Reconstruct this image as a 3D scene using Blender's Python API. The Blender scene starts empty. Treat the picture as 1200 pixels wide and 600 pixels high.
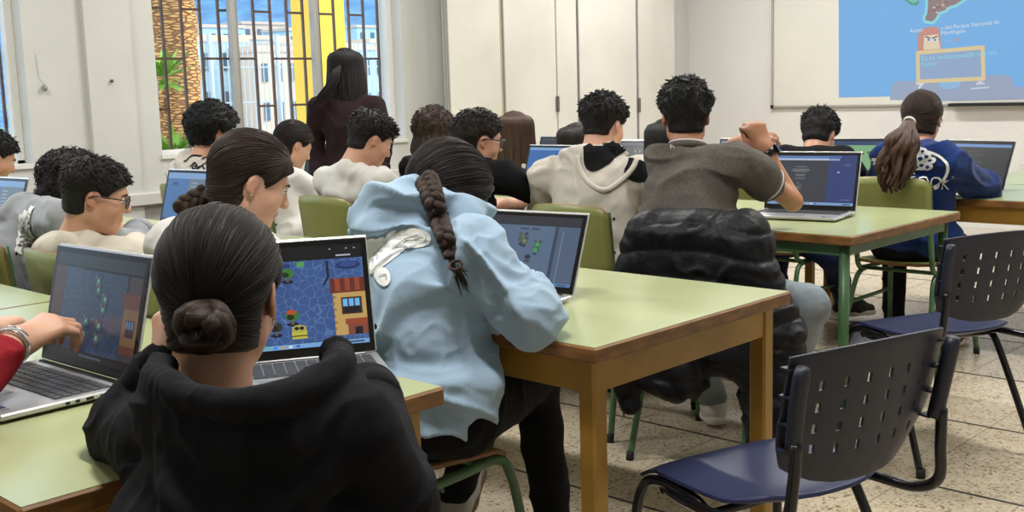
import bpy, math, random
import numpy as np
from mathutils import Vector, Matrix
from mathutils.bvhtree import BVHTree

# ---------------------------------------------------------------- camera model
FPX = 1310.0; EYE = 1.25
PIT, ROL, YAW = math.radians(8.4), math.radians(1.7), math.radians(43.6)
FW = np.array([-math.sin(YAW)*math.cos(PIT), math.cos(YAW)*math.cos(PIT), -math.sin(PIT)])
_r0 = np.array([math.cos(YAW), math.sin(YAW), 0.0]); _u0 = np.cross(_r0, FW)
RT = math.cos(ROL)*_r0 - math.sin(ROL)*_u0
UP = math.cos(ROL)*_u0 + math.sin(ROL)*_r0
CAM = np.array([0, 0, EYE])
def ray(x, y): return FW + RT*(x-600)/FPX - UP*(y-300)/FPX
def atz(x, y, z): r = ray(x, y); return CAM + r*(z-EYE)/r[2]
def J(x, y, d): return CAM + ray(x, y)*d
def V(*a): return np.array(a, float)
def hd(deg):                      # heading: 0 looks to the whiteboard wall (+Y), positive turns left
    a = math.radians(deg); f = V(-math.sin(a), math.cos(a), 0); return f, V(math.cos(a), math.sin(a), 0)
def nrm(v): v = np.asarray(v, float); return v/(np.linalg.norm(v)+1e-12)
ZZ = V(0, 0, 1)

SC = bpy.context.scene
COL = SC.collection

# ---------------------------------------------------------------- materials
def lin(c):
    return tuple(((x/12.92) if x <= .04045 else ((x+.055)/1.055)**2.4) for x in c)
def srgb(r, g, b): return lin((r/255, g/255, b/255))
MATS = {}
def mat(name, col, rough=.6, metal=0, bump=0, bscale=200, var=0, vscale=8, spec=.5, sheen=0, coat=0, emis=0, detail=3, col2=None, aniso=None, bump2=0, b2scale=20):
    if name in MATS: return MATS[name]
    m = bpy.data.materials.new(name); m.use_nodes = True
    nt = m.node_tree; N = nt.nodes; L = nt.links
    b = N['Principled BSDF']
    b.inputs['Base Color'].default_value = (*col, 1); b.inputs['Roughness'].default_value = rough
    b.inputs['Metallic'].default_value = metal; b.inputs['Specular IOR Level'].default_value = spec
    if sheen: b.inputs['Sheen Weight'].default_value = sheen; b.inputs['Sheen Roughness'].default_value = .5
    if coat: b.inputs['Coat Weight'].default_value = coat; b.inputs['Coat Roughness'].default_value = .15
    if emis:
        b.inputs['Emission Color'].default_value = (*col, 1); b.inputs['Emission Strength'].default_value = emis
    tc = None
    def coord():
        nonlocal tc
        if tc is None:
            t = N.new('ShaderNodeTexCoord'); mp = N.new('ShaderNodeMapping'); L.new(t.outputs['Object'], mp.inputs['Vector'])
            if aniso: mp.inputs['Scale'].default_value = aniso
            tc = mp.outputs['Vector']
        return tc
    if var or col2:
        n = N.new('ShaderNodeTexNoise'); n.inputs['Scale'].default_value = vscale; n.inputs['Detail'].default_value = 5
        L.new(coord(), n.inputs['Vector'])
        r = N.new('ShaderNodeValToRGB'); c2 = col2 or tuple(min(1, x*(1+var)) for x in col); c1 = col if col2 else tuple(x*(1-var) for x in col)
        r.color_ramp.elements[0].position = .35; r.color_ramp.elements[1].position = .65
        r.color_ramp.elements[0].color = (*c1, 1); r.color_ramp.elements[1].color = (*c2, 1)
        L.new(n.outputs['Fac'], r.inputs['Fac']); L.new(r.outputs['Color'], b.inputs['Base Color'])
    if bump:
        n = N.new('ShaderNodeTexNoise'); n.inputs['Scale'].default_value = bscale; n.inputs['Detail'].default_value = detail
        L.new(coord(), n.inputs['Vector'])
        bp = N.new('ShaderNodeBump'); bp.inputs['Strength'].default_value = bump; bp.inputs['Distance'].default_value = .002
        L.new(n.outputs['Fac'], bp.inputs['Height'])
        if bump2:
            n2 = N.new('ShaderNodeTexNoise'); n2.inputs['Scale'].default_value = b2scale; L.new(coord(), n2.inputs['Vector'])
            bp2 = N.new('ShaderNodeBump'); bp2.inputs['Strength'].default_value = bump2; bp2.inputs['Distance'].default_value = .01
            L.new(n2.outputs['Fac'], bp2.inputs['Height']); L.new(bp2.outputs['Normal'], bp.inputs['Normal'])
        L.new(bp.outputs['Normal'], b.inputs['Normal'])
    MATS[name] = m
    return m
def glow(name, col, s=1.0):
    if name in MATS: return MATS[name]
    m = bpy.data.materials.new(name); m.use_nodes = True; N = m.node_tree.nodes; b = N['Principled BSDF']
    b.inputs['Base Color'].default_value = (.01, .01, .01, 1); b.inputs['Roughness'].default_value = .25
    b.inputs['Emission Color'].default_value = (*col, 1); b.inputs['Emission Strength'].default_value = s
    MATS[name] = m; return m
def hair_mat(name, c1, c2, rough=.42, bump=.5):
    m = bpy.data.materials.new(name); m.use_nodes = True; nt = m.node_tree; N = nt.nodes; L = nt.links; b = N['Principled BSDF']
    a = N.new('ShaderNodeAttribute'); a.attribute_name = 'hv'
    n = N.new('ShaderNodeTexNoise'); n.inputs['Scale'].default_value = 1.0; n.inputs['Detail'].default_value = 5; n.inputs['Roughness'].default_value = .6
    L.new(a.outputs['Vector'], n.inputs['Vector'])
    r = N.new('ShaderNodeValToRGB'); r.color_ramp.elements[0].position = .36; r.color_ramp.elements[1].position = .68
    r.color_ramp.elements[0].color = (*c1, 1); r.color_ramp.elements[1].color = (*c2, 1)
    L.new(n.outputs['Fac'], r.inputs['Fac']); L.new(r.outputs['Color'], b.inputs['Base Color'])
    bp = N.new('ShaderNodeBump'); bp.inputs['Strength'].default_value = bump; bp.inputs['Distance'].default_value = .003
    L.new(n.outputs['Fac'], bp.inputs['Height']); L.new(bp.outputs['Normal'], b.inputs['Normal'])
    b.inputs['Roughness'].default_value = rough; b.inputs['Specular IOR Level'].default_value = .32
    MATS[name] = m; return m
def skin_mat(name, col):
    m = bpy.data.materials.new(name); m.use_nodes = True; nt = m.node_tree; N = nt.nodes; L = nt.links; b = N['Principled BSDF']
    a = N.new('ShaderNodeAttribute'); a.attribute_name = 'tint'
    mx = N.new('ShaderNodeMix'); mx.data_type = 'RGBA'
    n = N.new('ShaderNodeTexNoise'); n.inputs['Scale'].default_value = 18; n.inputs['Detail'].default_value = 4
    r = N.new('ShaderNodeValToRGB'); r.color_ramp.elements[0].color = (*[x*.9 for x in col], 1); r.color_ramp.elements[1].color = (*[min(1, x*1.1) for x in col], 1)
    t = N.new('ShaderNodeTexCoord'); L.new(t.outputs['Object'], n.inputs['Vector']); L.new(n.outputs['Fac'], r.inputs['Fac'])
    L.new(a.outputs['Fac'], mx.inputs[0]); L.new(r.outputs['Color'], mx.inputs[6])
    mx.inputs[7].default_value = (col[0]*.85, col[1]*.48, col[2]*.5, 1)
    L.new(mx.outputs[2], b.inputs['Base Color'])
    b.inputs['Roughness'].default_value = .5
    b.inputs['Subsurface Weight'].default_value = .12; b.inputs['Subsurface Radius'].default_value = (.02, .008, .004); b.inputs['Subsurface Scale'].default_value = .5
    n2 = N.new('ShaderNodeTexNoise'); n2.inputs['Scale'].default_value = 350; L.new(t.outputs['Object'], n2.inputs['Vector'])
    bp = N.new('ShaderNodeBump'); bp.inputs['Strength'].default_value = .12; bp.inputs['Distance'].default_value = .001
    L.new(n2.outputs['Fac'], bp.inputs['Height']); L.new(bp.outputs['Normal'], b.inputs['Normal'])
    MATS[name] = m; return m

# ---------------------------------------------------------------- mesh building
def mesh_np(name, v, f, smooth=True):
    v = np.asarray(v, np.float32)
    me = bpy.data.meshes.new(name)
    if isinstance(f, np.ndarray) and f.ndim == 2:
        n, k = f.shape
        me.vertices.add(len(v)); me.vertices.foreach_set('co', v.ravel())
        me.loops.add(n*k); me.loops.foreach_set('vertex_index', f.astype(np.int32).ravel())
        me.polygons.add(n); me.polygons.foreach_set('loop_start', np.arange(0, n*k, k, dtype=np.int32))
        me.update(calc_edges=True); me.validate()
    else:
        me.from_pydata([tuple(map(float, p)) for p in v], [], [tuple(int(i) for i in q) for q in f]); me.validate()
    if smooth: me.polygons.foreach_set('use_smooth', np.ones(len(me.polygons), bool))
    me.update()
    return me

class MB:
    """collects shapes into one mesh with several materials"""
    def __init__(s): s.v = []; s.f = []; s.m = []; s.mats = []; s.sm = []
    def _mi(s, m):
        if m not in s.mats: s.mats.append(m)
        return s.mats.index(m)
    def add(s, vs, fs, m, smooth=False):
        o = len(s.v); s.v += [tuple(map(float, p)) for p in vs]; i = s._mi(m)
        for q in fs: s.f.append(tuple(o+int(k) for k in q)); s.m.append(i); s.sm.append(smooth)
    def box(s, c, d, m, R=None, bev=0):
        x, y, z = [k/2 for k in d]
        if bev:
            b = min(bev, x*.9, y*.9, z*.9)
            vs = []; 
            for sx in (-1, 1):
                for sy in (-1, 1):
                    for sz in (-1, 1):
                        vs += [V(sx*x, sy*(y-b), sz*(z-b)), V(sx*(x-b), sy*y, sz*(z-b)), V(sx*(x-b), sy*(y-b), sz*z)]
            def i(sx, sy, sz, k): return (((sx+1)//2)*4+((sy+1)//2)*2+(sz+1)//2)*3+k
            fs = []
            for q in (-1, 1):
                fs.append([i(q, -1, -1, 0), i(q, 1, -1, 0), i(q, 1, 1, 0), i(q, -1, 1, 0)][::q])
                fs.append([i(-1, q, -1, 1), i(-1, q, 1, 1), i(1, q, 1, 1), i(1, q, -1, 1)][::q])
                fs.append([i(-1, -1, q, 2), i(1, -1, q, 2), i(1, 1, q, 2), i(-1, 1, q, 2)][::q])
            for a in (-1, 1):
                for c2 in (-1, 1):
                    fs.append([i(a, c2, -1, 0), i(a, c2, 1, 0), i(a, c2, 1, 1), i(a, c2, -1, 1)])
                    fs.append([i(a, -1, c2, 0), i(a, 1, c2, 0), i(a, 1, c2, 2), i(a, -1, c2, 2)])
                    fs.append([i(-1, a, c2, 1), i(1, a, c2, 1), i(1, a, c2, 2), i(-1, a, c2, 2)])
                    for e in (-1, 1): fs.append([i(a, c2, e, 0), i(a, c2, e, 1), i(a, c2, e, 2)])
        else:
            vs = [V(a*x, b_*y, c_*z) for a in (-1, 1) for b_ in (-1, 1) for c_ in (-1, 1)]
            fs = [(0, 1, 3, 2), (4, 6, 7, 5), (0, 4, 5, 1), (2, 3, 7, 6), (0, 2, 6, 4), (1, 5, 7, 3)]
        if R is not None: vs = [R @ p for p in vs]
        s.add([p+np.asarray(c) for p in vs], fs, m)
    def tube(s, path, r, m, n=12, close=False, cap=True):
        v, f, _ = sweep(path, r, n, cap); s.add(v, f, m, True)
    def sphere(s, c, r, m, n=12, R=None):
        r = np.ones(3)*r; vs = [V(0, 0, 1)*r]; fs = []
        for i in range(1, n//2):
            for j in range(n):
                t = math.pi*i/(n//2); p = 2*math.pi*j/n; vs.append(V(math.sin(t)*math.cos(p), math.sin(t)*math.sin(p), math.cos(t))*r)
        vs.append(V(0, 0, -1)*r); L_ = len(vs)-1
        for j in range(n):
            fs.append((0, 1+j, 1+(j+1) % n)); fs.append((L_, L_-n+(j+1) % n, L_-n+j))
            for i in range(n//2-2): a = 1+i*n; fs.append((a+j, a+n+j, a+n+(j+1) % n, a+(j+1) % n))
        if R is not None: vs = [R @ p for p in vs]
        s.add([p+np.asarray(c) for p in vs], fs, m, True)
    def poly(s, pts, m): s.add(pts, [tuple(range(len(pts)))], m)
    def prism(s, pts2, z0, z1, m, T=None, bevel=0):
        """extrude polygon pts2 (x,y) between z0,z1; T maps points"""
        n = len(pts2); vs = [V(p[0], p[1], z0) for p in pts2]+[V(p[0], p[1], z1) for p in pts2]
        fs = [tuple(range(n))[::-1], tuple(range(n, 2*n))]+[(i, (i+1) % n, n+(i+1) % n, n+i) for i in range(n)]
        if T: vs = [T(p) for p in vs]
        s.add(vs, fs, m)
    def build(s, name, parent=None, smooth=None, bevel=0):
        me = bpy.data.meshes.new(name); me.from_pydata(s.v, [], s.f)
        for m in s.mats: me.materials.append(m)
        for i, p in enumerate(me.polygons): p.material_index = s.m[i]; p.use_smooth = s.sm[i] if smooth is None else smooth
        me.validate(); me.update()
        import bmesh
        bm = bmesh.new(); bm.from_mesh(me); bmesh.ops.recalc_face_normals(bm, faces=bm.faces); bm.to_mesh(me); bm.free()
        o = bpy.data.objects.new(name, me); COL.objects.link(o)
        if bevel:
            mo = o.modifiers.new('b', 'BEVEL'); mo.width = bevel; mo.segments = 2; mo.limit_method = 'ANGLE'
        if parent is not None: o.parent = parent
        return o

def catmull(P, n):
    P = [np.asarray(p, float) for p in P]
    if len(P) == 2: return np.array([P[0]+(P[1]-P[0])*t for t in np.linspace(0, 1, n)])
    Q = [2*P[0]-P[1]]+P+[2*P[-1]-P[-2]]; out = []
    m = len(P)-1
    for t in np.linspace(0, m, n):
        i = min(int(t), m-1); u = t-i; a, b, c, d = Q[i:i+4]
        out.append(.5*((2*b)+(-a+c)*u+(2*a-5*b+4*c-d)*u*u+(-a+3*b-3*c+d)*u**3))
    return np.array(out)
def sweep(path, r, n=10, cap=True, flat=None, K=10, seed=0):
    """tube along path; r scalar or list; flat=(width factor, direction). returns verts, faces, hair coordinates"""
    P = np.asarray(path, float); m = len(P); r = np.ones(m)*r
    T = np.gradient(P, axis=0); T /= np.linalg.norm(T, axis=1)[:, None]+1e-9
    u = np.cross(T[0], V(0, 0, 1) if abs(T[0][2]) < .9 else V(1, 0, 0)); u = nrm(u)
    if flat is not None: u = nrm(flat[1]-T[0]*(T[0] @ flat[1]))
    vs = []; hv = []; s_ = 0
    for i in range(m):
        u = nrm(u-T[i]*(u @ T[i])); w = np.cross(T[i], u)
        if i: s_ += np.linalg.norm(P[i]-P[i-1])
        for j in range(n):
            a = 2*math.pi*j/n; k = flat[0] if flat is not None else 1
            vs.append(P[i]+r[i]*(math.cos(a)*u*k+math.sin(a)*w)); hv.append((math.cos(a)*K+seed, math.sin(a)*K, s_*6))
    fs = [(i*n+j, i*n+(j+1) % n, (i+1)*n+(j+1) % n, (i+1)*n+j) for i in range(m-1) for j in range(n)]
    if cap: fs += [tuple(range(n))[::-1], tuple(range((m-1)*n, m*n))]
    return np.array(vs), fs, np.array(hv)
def link(name, me, mats=(), parent=None, kind=None):
    o = bpy.data.objects.new(name, me); COL.objects.link(o)
    for m in mats: me.materials.append(m)
    if parent is not None: o.parent = parent
    if kind: o['kind'] = kind
    return o
def empty(name, loc=(0, 0, 0), rz=0, label=None, cat=None, group=None):
    o = bpy.data.objects.new(name, None); COL.objects.link(o); o.location = [float(k) for k in loc]; o.rotation_euler = (0, 0, rz); o.empty_display_size = .1
    tag(o, label, cat, group); return o
def tag(o, label=None, cat=None, group=None):
    if label: o['label'] = label
    if cat: o['category'] = cat
    if group: o['group'] = group
    return o
def struct(o): o['kind'] = 'structure'; return o
def copy_tree(o, parent=None, first=True):
    c = o.copy(); COL.objects.link(c)
    if parent is not None: c.parent = parent
    for ch in [k for k in CH.get(o.name, [])]:
        copy_tree(bpy.data.objects[ch], c, False)
    return c
CH = {}
def index_children():
    CH.clear()
    for o in bpy.data.objects:
        if o.parent: CH.setdefault(o.parent.name, []).append(o.name)

# ---------------------------------------------------------------- numpy noise and implicit surfaces
_rng = np.random.RandomState(7); _T = _rng.rand(64, 64, 64).astype(np.float32)
def vnoise(P):
    P = np.asarray(P, np.float32); i = np.floor(P).astype(int); f = P-i; f = f*f*(3-2*f); i &= 63; j = (i+1) & 63
    x0, y0, z0 = i[..., 0], i[..., 1], i[..., 2]; x1, y1, z1 = j[..., 0], j[..., 1], j[..., 2]; fx, fy, fz = f[..., 0], f[..., 1], f[..., 2]
    a = _T[x0, y0, z0]*(1-fx)+_T[x1, y0, z0]*fx; b = _T[x0, y1, z0]*(1-fx)+_T[x1, y1, z0]*fx
    c = _T[x0, y0, z1]*(1-fx)+_T[x1, y0, z1]*fx; d = _T[x0, y1, z1]*(1-fx)+_T[x1, y1, z1]*fx
    return (a*(1-fy)+b*fy)*(1-fz)+(c*(1-fy)+d*fy)*fz
def smin(a, b, k):
    if k <= 0: return np.minimum(a, b)
    h = np.maximum(k-np.abs(a-b), 0)/k
    return np.minimum(a, b)-h*h*k*.25
class Cap:
    def __init__(s, a, b, ra, rb=None, k=.03, sub=False):
        s.a = np.asarray(a, float); s.b = np.asarray(b, float); s.ra = ra; s.rb = ra if rb is None else rb; s.k = k; s.sub = sub
        m = max(s.ra, s.rb); s.lo = np.minimum(s.a, s.b)-m; s.hi = np.maximum(s.a, s.b)+m
    def __call__(s, P):
        ab = s.b-s.a; L2 = ab @ ab+1e-12; t = np.clip(((P-s.a) @ ab)/L2, 0, 1)
        return np.linalg.norm(P-s.a-t[..., None]*ab, axis=-1)-(s.ra+(s.rb-s.ra)*t)
class Ell:
    def __init__(s, c, r, R=None, k=.03, sub=False):
        s.c = np.asarray(c, float); s.r = np.asarray(r, float); s.R = np.eye(3) if R is None else R; s.k = k; s.sub = sub
        m = np.abs(s.R) @ s.r; s.lo = s.c-m; s.hi = s.c+m
    def __call__(s, P):
        q = (P-s.c) @ s.R; k0 = np.linalg.norm(q/s.r, axis=-1); k1 = np.linalg.norm(q/(s.r**2), axis=-1)+1e-9
        return k0*(k0-1)/k1
class Box:
    def __init__(s, c, d, R=None, rr=.01, k=.02, sub=False):
        s.c = np.asarray(c, float); s.d = np.asarray(d, float)/2; s.R = np.eye(3) if R is None else R; s.rr = rr; s.k = k; s.sub = sub
        m = np.abs(s.R) @ s.d; s.lo = s.c-m; s.hi = s.c+m
    def __call__(s, P):
        q = np.abs((P-s.c) @ s.R)-(s.d-s.rr)
        return np.linalg.norm(np.maximum(q, 0), axis=-1)+np.minimum(q.max(-1), 0)-s.rr
class Fn:
    def __init__(s, f, lo, hi, k=.02, sub=False): s.f = f; s.lo = np.asarray(lo, float); s.hi = np.asarray(hi, float); s.k = k; s.sub = sub
    def __call__(s, P): return s.f(P)
def implicit(prims, h, extra=None):
    """surface of the smooth union of prims at cell size h -> verts, quads"""
    lo = np.min([p.lo for p in prims if not p.sub], 0)-.03; hi = np.max([p.hi for p in prims if not p.sub], 0)+.03
    n = np.ceil((hi-lo)/h).astype(int)+2
    vol = np.full(tuple(n), .5, np.float32)
    B = 20
    for bx in range(0, n[0], B):
        for by in range(0, n[1], B):
            for bz in range(0, n[2], B):
                e = np.minimum([bx+B, by+B, bz+B], n); l = lo+np.array([bx, by, bz])*h; u = lo+e*h
                act = [p for p in prims if np.all(p.lo-p.k-.012 < u) and np.all(p.hi+p.k+.012 > l)]
                if not any(not p.sub for p in act): continue
                P = np.stack(np.meshgrid(lo[0]+np.arange(bx, e[0])*h, lo[1]+np.arange(by, e[1])*h, lo[2]+np.arange(bz, e[2])*h, indexing='ij'), -1)
                d = np.full(P.shape[:3], .5)
                for p in act:
                    q = p(P)
                    d = -smin(-d, q, p.k) if p.sub else smin(d, q, p.k)
                if extra is not None: d = extra(P, d)
                vol[bx:e[0], by:e[1], bz:e[2]] = d
    return surfnet(vol, lo, h)
def surfnet(vol, lo, h):
    ins = vol < 0
    c = np.zeros(tuple(np.array(vol.shape)-1), np.int8)
    for dx in (0, 1):
        for dy in (0, 1):
            for dz in (0, 1): c += ins[dx:ins.shape[0]-1+dx, dy:ins.shape[1]-1+dy, dz:ins.shape[2]-1+dz]
    A = np.argwhere((c > 0) & (c < 8))
    idx = np.full(c.shape, -1, np.int32); idx[A[:, 0], A[:, 1], A[:, 2]] = np.arange(len(A))
    acc = np.zeros((len(A), 3)); cnt = np.zeros(len(A))
    cr = [(x, y, z) for x in (0, 1) for y in (0, 1) for z in (0, 1)]
    val = {k: vol[A[:, 0]+k[0], A[:, 1]+k[1], A[:, 2]+k[2]] for k in cr}
    for a in cr:
        for ax in range(3):
            if a[ax]: continue
            b = list(a); b[ax] = 1; b = tuple(b); va, vb = val[a], val[b]; m = (va < 0) != (vb < 0)
            t = np.where(m, va/(va-vb+1e-12), 0)
            p = np.tile(np.array(a, float), (len(A), 1)); p[:, ax] = t
            acc[m] += p[m]; cnt[m] += 1
    v = lo+(A+acc/cnt[:, None])*h
    F = []
    for ax in range(3):
        sl0 = [slice(None)]*3; sl1 = [slice(None)]*3; sl0[ax] = slice(0, -1); sl1[ax] = slice(1, None)
        d0 = ins[tuple(sl0)]; d1 = ins[tuple(sl1)]; E = np.argwhere(d0 != d1)
        o1, o2 = [(1, 2), (2, 0), (0, 1)][ax]
        ok = (E[:, o1] > 0) & (E[:, o2] > 0) & (E[:, o1] < vol.shape[o1]-1) & (E[:, o2] < vol.shape[o2]-1); E = E[ok]
        fl = d0[E[:, 0], E[:, 1], E[:, 2]]
        q = []
        for s1, s2 in ((0, 0), (-1, 0), (-1, -1), (0, -1)):
            e = E.copy(); e[:, o1] += s1; e[:, o2] += s2; q.append(idx[e[:, 0], e[:, 1], e[:, 2]])
        q = np.stack(q, 1); q[~fl] = q[~fl][:, ::-1]; F.append(q)
    return v, np.concatenate(F)
def vnormals(v, f):
    n = np.cross(v[f[:, 2]]-v[f[:, 0]], v[f[:, 3]]-v[f[:, 1]]); N = np.zeros_like(v)
    for k in range(4): np.add.at(N, f[:, k], n)
    return N/(np.linalg.norm(N, axis=1)[:, None]+1e-12)
def ridge(P): return 1-np.abs(2*vnoise(P)-1)
def folds(v, amp, f=14, st=(1, 1, 1.8), seed=0, lo=.45):
    """long soft cloth creases as an offset field"""
    q = v*np.array(st)*f+seed; w = np.stack([vnoise(v*f*.45+seed+9), vnoise(v*f*.45+seed+23), vnoise(v*f*.45+seed+41)], -1)*2.6
    r = ridge(q*.5+w); r2 = ridge(q*1.1+w*1.3+5)
    r3 = ridge(q*np.array([1.3, 1.3, .8])*1.7+w*2.0+17); return amp*((np.clip(r-lo, 0, 1)/(1-lo))**1.6*1.15+.35*r2+.22*r3**2-.62)
EXPO = -0.06
FAST_SKIP = None
PEOPLE_ONLY = None
# ---------------------------------------------------------------- people
def rotm(yaw, pitch, roll=0):
    """columns right, forward, up of a head turned yaw (left+), nodding down by pitch"""
    f0, r0 = hd(yaw); p = math.radians(pitch); f = f0*math.cos(p)-ZZ*math.sin(p); u = ZZ*math.cos(p)+f0*math.sin(p)
    q = math.radians(roll); r = r0*math.cos(q)-u*math.sin(q); u = u*math.cos(q)+r0*math.sin(q)
    return np.stack([r, f, u], 1)
def ik(S, W, a, b, hint):
    d = W-S; L = np.linalg.norm(d)
    if L > (a+b)*.995: W = S+d/L*(a+b)*.995; d = W-S; L = np.linalg.norm(d)
    L = max(L, abs(a-b)*1.05+.01); x = (a*a-b*b+L*L)/(2*L); y = math.sqrt(max(a*a-x*x, 0)); u = d/np.linalg.norm(d)
    h = nrm(np.asarray(hint, float)-u*(u @ hint)); return S+u*x+h*y, W
def hand_prims(W, f, back, thumb, s=1, curl=(35, 45, 30), tc=.5, spread=1.0, each=None):
    f = nrm(f); back = nrm(back-f*(f @ back)); x = np.cross(f, back); x = x if x @ thumb > 0 else -x
    def T(a, b, c): return W+s*(x*a+f*b+back*c)
    P = [Cap(T(0, -.03, 0), T(0, .012, 0), .027*s, .026*s, .02)]
    kn = [(.028, .084), (.009, .090), (-.011, .085), (-.029, .074)]; ln = [1.0, 1.1, 1.02, .8]
    for i, (kx, ky) in enumerate(kn):
        P.append(Cap(T(kx*.6, .01, -.002), T(kx, ky, 0), .0145*s, .0112*s, .016*s))
        p = T(kx, ky, 0); cv = each[i] if each else curl; a = 0
        d0 = nrm(f+x*kx*3*spread)
        r = [.0098, .0088, .0080, .0066]
        for j, L in enumerate((.043, .026, .021)):
            a += math.radians(cv[j]); d = d0*math.cos(a)-back*math.sin(a); q = p+d*L*ln[i]*s
            P.append(Cap(p, q, r[j]*s, r[j+1]*s, .003 if j else .006)); p = q
    a = T(.018, .012, -.006); b = T(.040, .040, -.014-.012*tc); c = T(.050-.022*tc, .066, -.020-.022*tc); e = T(.052-.045*tc, .088, -.024-.026*tc)
    P += [Cap(a, b, .0165*s, .0128*s, .016*s), Cap(b, c, .0118*s, .010*s, .004), Cap(c, e, .0100*s, .0078*s, .003)]
    return P
def hands_on(Wr, fwd, right, side, s, curl):
    """a relaxed hand over a keyboard; side=-1 left, 1 right"""
    f = nrm(fwd-right*side*.25-ZZ*.12)
    return hand_prims(Wr, f, nrm(ZZ+right*side*.25), -right*side, s, curl)

class Head:
    def __init__(s, c, R, k=1.0): s.c = np.asarray(c, float); s.R = R; s.k = k
    def w(s, x, y, z): return s.c+s.R @ (V(x, y, z)*s.k)
    def l(s, P): return ((P-s.c) @ s.R)/s.k
    def E(s, p, r, k=.02, sub=False, R=None): return Ell(s.w(*p), V(*r)*s.k, s.R if R is None else s.R @ R, k, sub)
    def C(s, a, b, ra, rb=None, k=.02, sub=False): return Cap(s.w(*a), s.w(*b), ra*s.k, None if rb is None else rb*s.k, k, sub)
    def prims(s):
        P = [s.E((0, -.012, .028), (.074, .095, .086), .02), s.E((0, .026, -.028), (.059, .062, .082), .035),
             s.E((0, .064, -.090), (.021, .018, .017), .03), s.C((-.045, .0, -.062), (-.012, .06, -.092), .018, .014, .03), s.C((.045, .0, -.062), (.012, .06, -.092), .018, .014, .03),
             s.C((-.028, .080, .021), (.028, .080, .021), .009, k=.02)]
        for q in (-1, 1):
            P += [s.E((q*.037, .052, -.032), (.024, .024, .024), .03),
                  s.E((q*.030, .097, .002), (.0165, .014, .011), .012, True),
                  s.E((q*.0105, .099, -.031), (.0075, .009, .007), .008)]
        P += [s.C((0, .086, .010), (0, .106, -.026), .0075, .0105, .012),
              s.C((-.017, .086, -.056), (.017, .086, -.056), .0065, k=.007), s.C((-.014, .084, -.067), (.014, .084, -.067), .0072, k=.007)]
        for q in (-1, 1):
            a = math.radians(12*q); Re = np.array([[math.cos(a), -math.sin(a), 0], [math.sin(a), math.cos(a), 0], [0, 0, 1]])
            b = math.radians(-14); Rx = np.array([[1, 0, 0], [0, math.cos(b), -math.sin(b)], [0, math.sin(b), math.cos(b)]])
            Ra = Re @ Rx
            P += [s.E((q*.077, -.010, -.006), (.0065, .0155, .026), .006, R=Ra), s.E((q*.084, -.005, -.004), (.005, .009, .016), .004, True, R=Ra),
                  s.E((q*.076, -.003, -.028), (.0055, .007, .008), .006)]
        return P
def tint_of(H, v):
    p = H.l(v); t = np.exp(-((p[:, 0]/.020)**2+((p[:, 1]-.090)/.02)**2+((p[:, 2]+.062)/.009)**2))*.9
    t = np.maximum(t, .38*np.exp(-(((np.abs(p[:, 0])-.084)/.014)**2+((p[:, 1]+.01)/.03)**2+((p[:, 2]+.005)/.035)**2)))
    return np.maximum(t, .22*np.exp(-(((np.abs(p[:, 0])-.045)/.02)**2+((p[:, 1]-.06)/.03)**2+((p[:, 2]+.03)/.025)**2)))
def set_attr(me, name, arr):
    arr = np.asarray(arr, np.float32)
    if arr.ndim == 1: a = me.attributes.new(name, 'FLOAT', 'POINT'); a.data.foreach_set('value', arr)
    else: a = me.attributes.new(name, 'FLOAT_VECTOR', 'POINT'); a.data.foreach_set('vector', arr.ravel())

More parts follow.
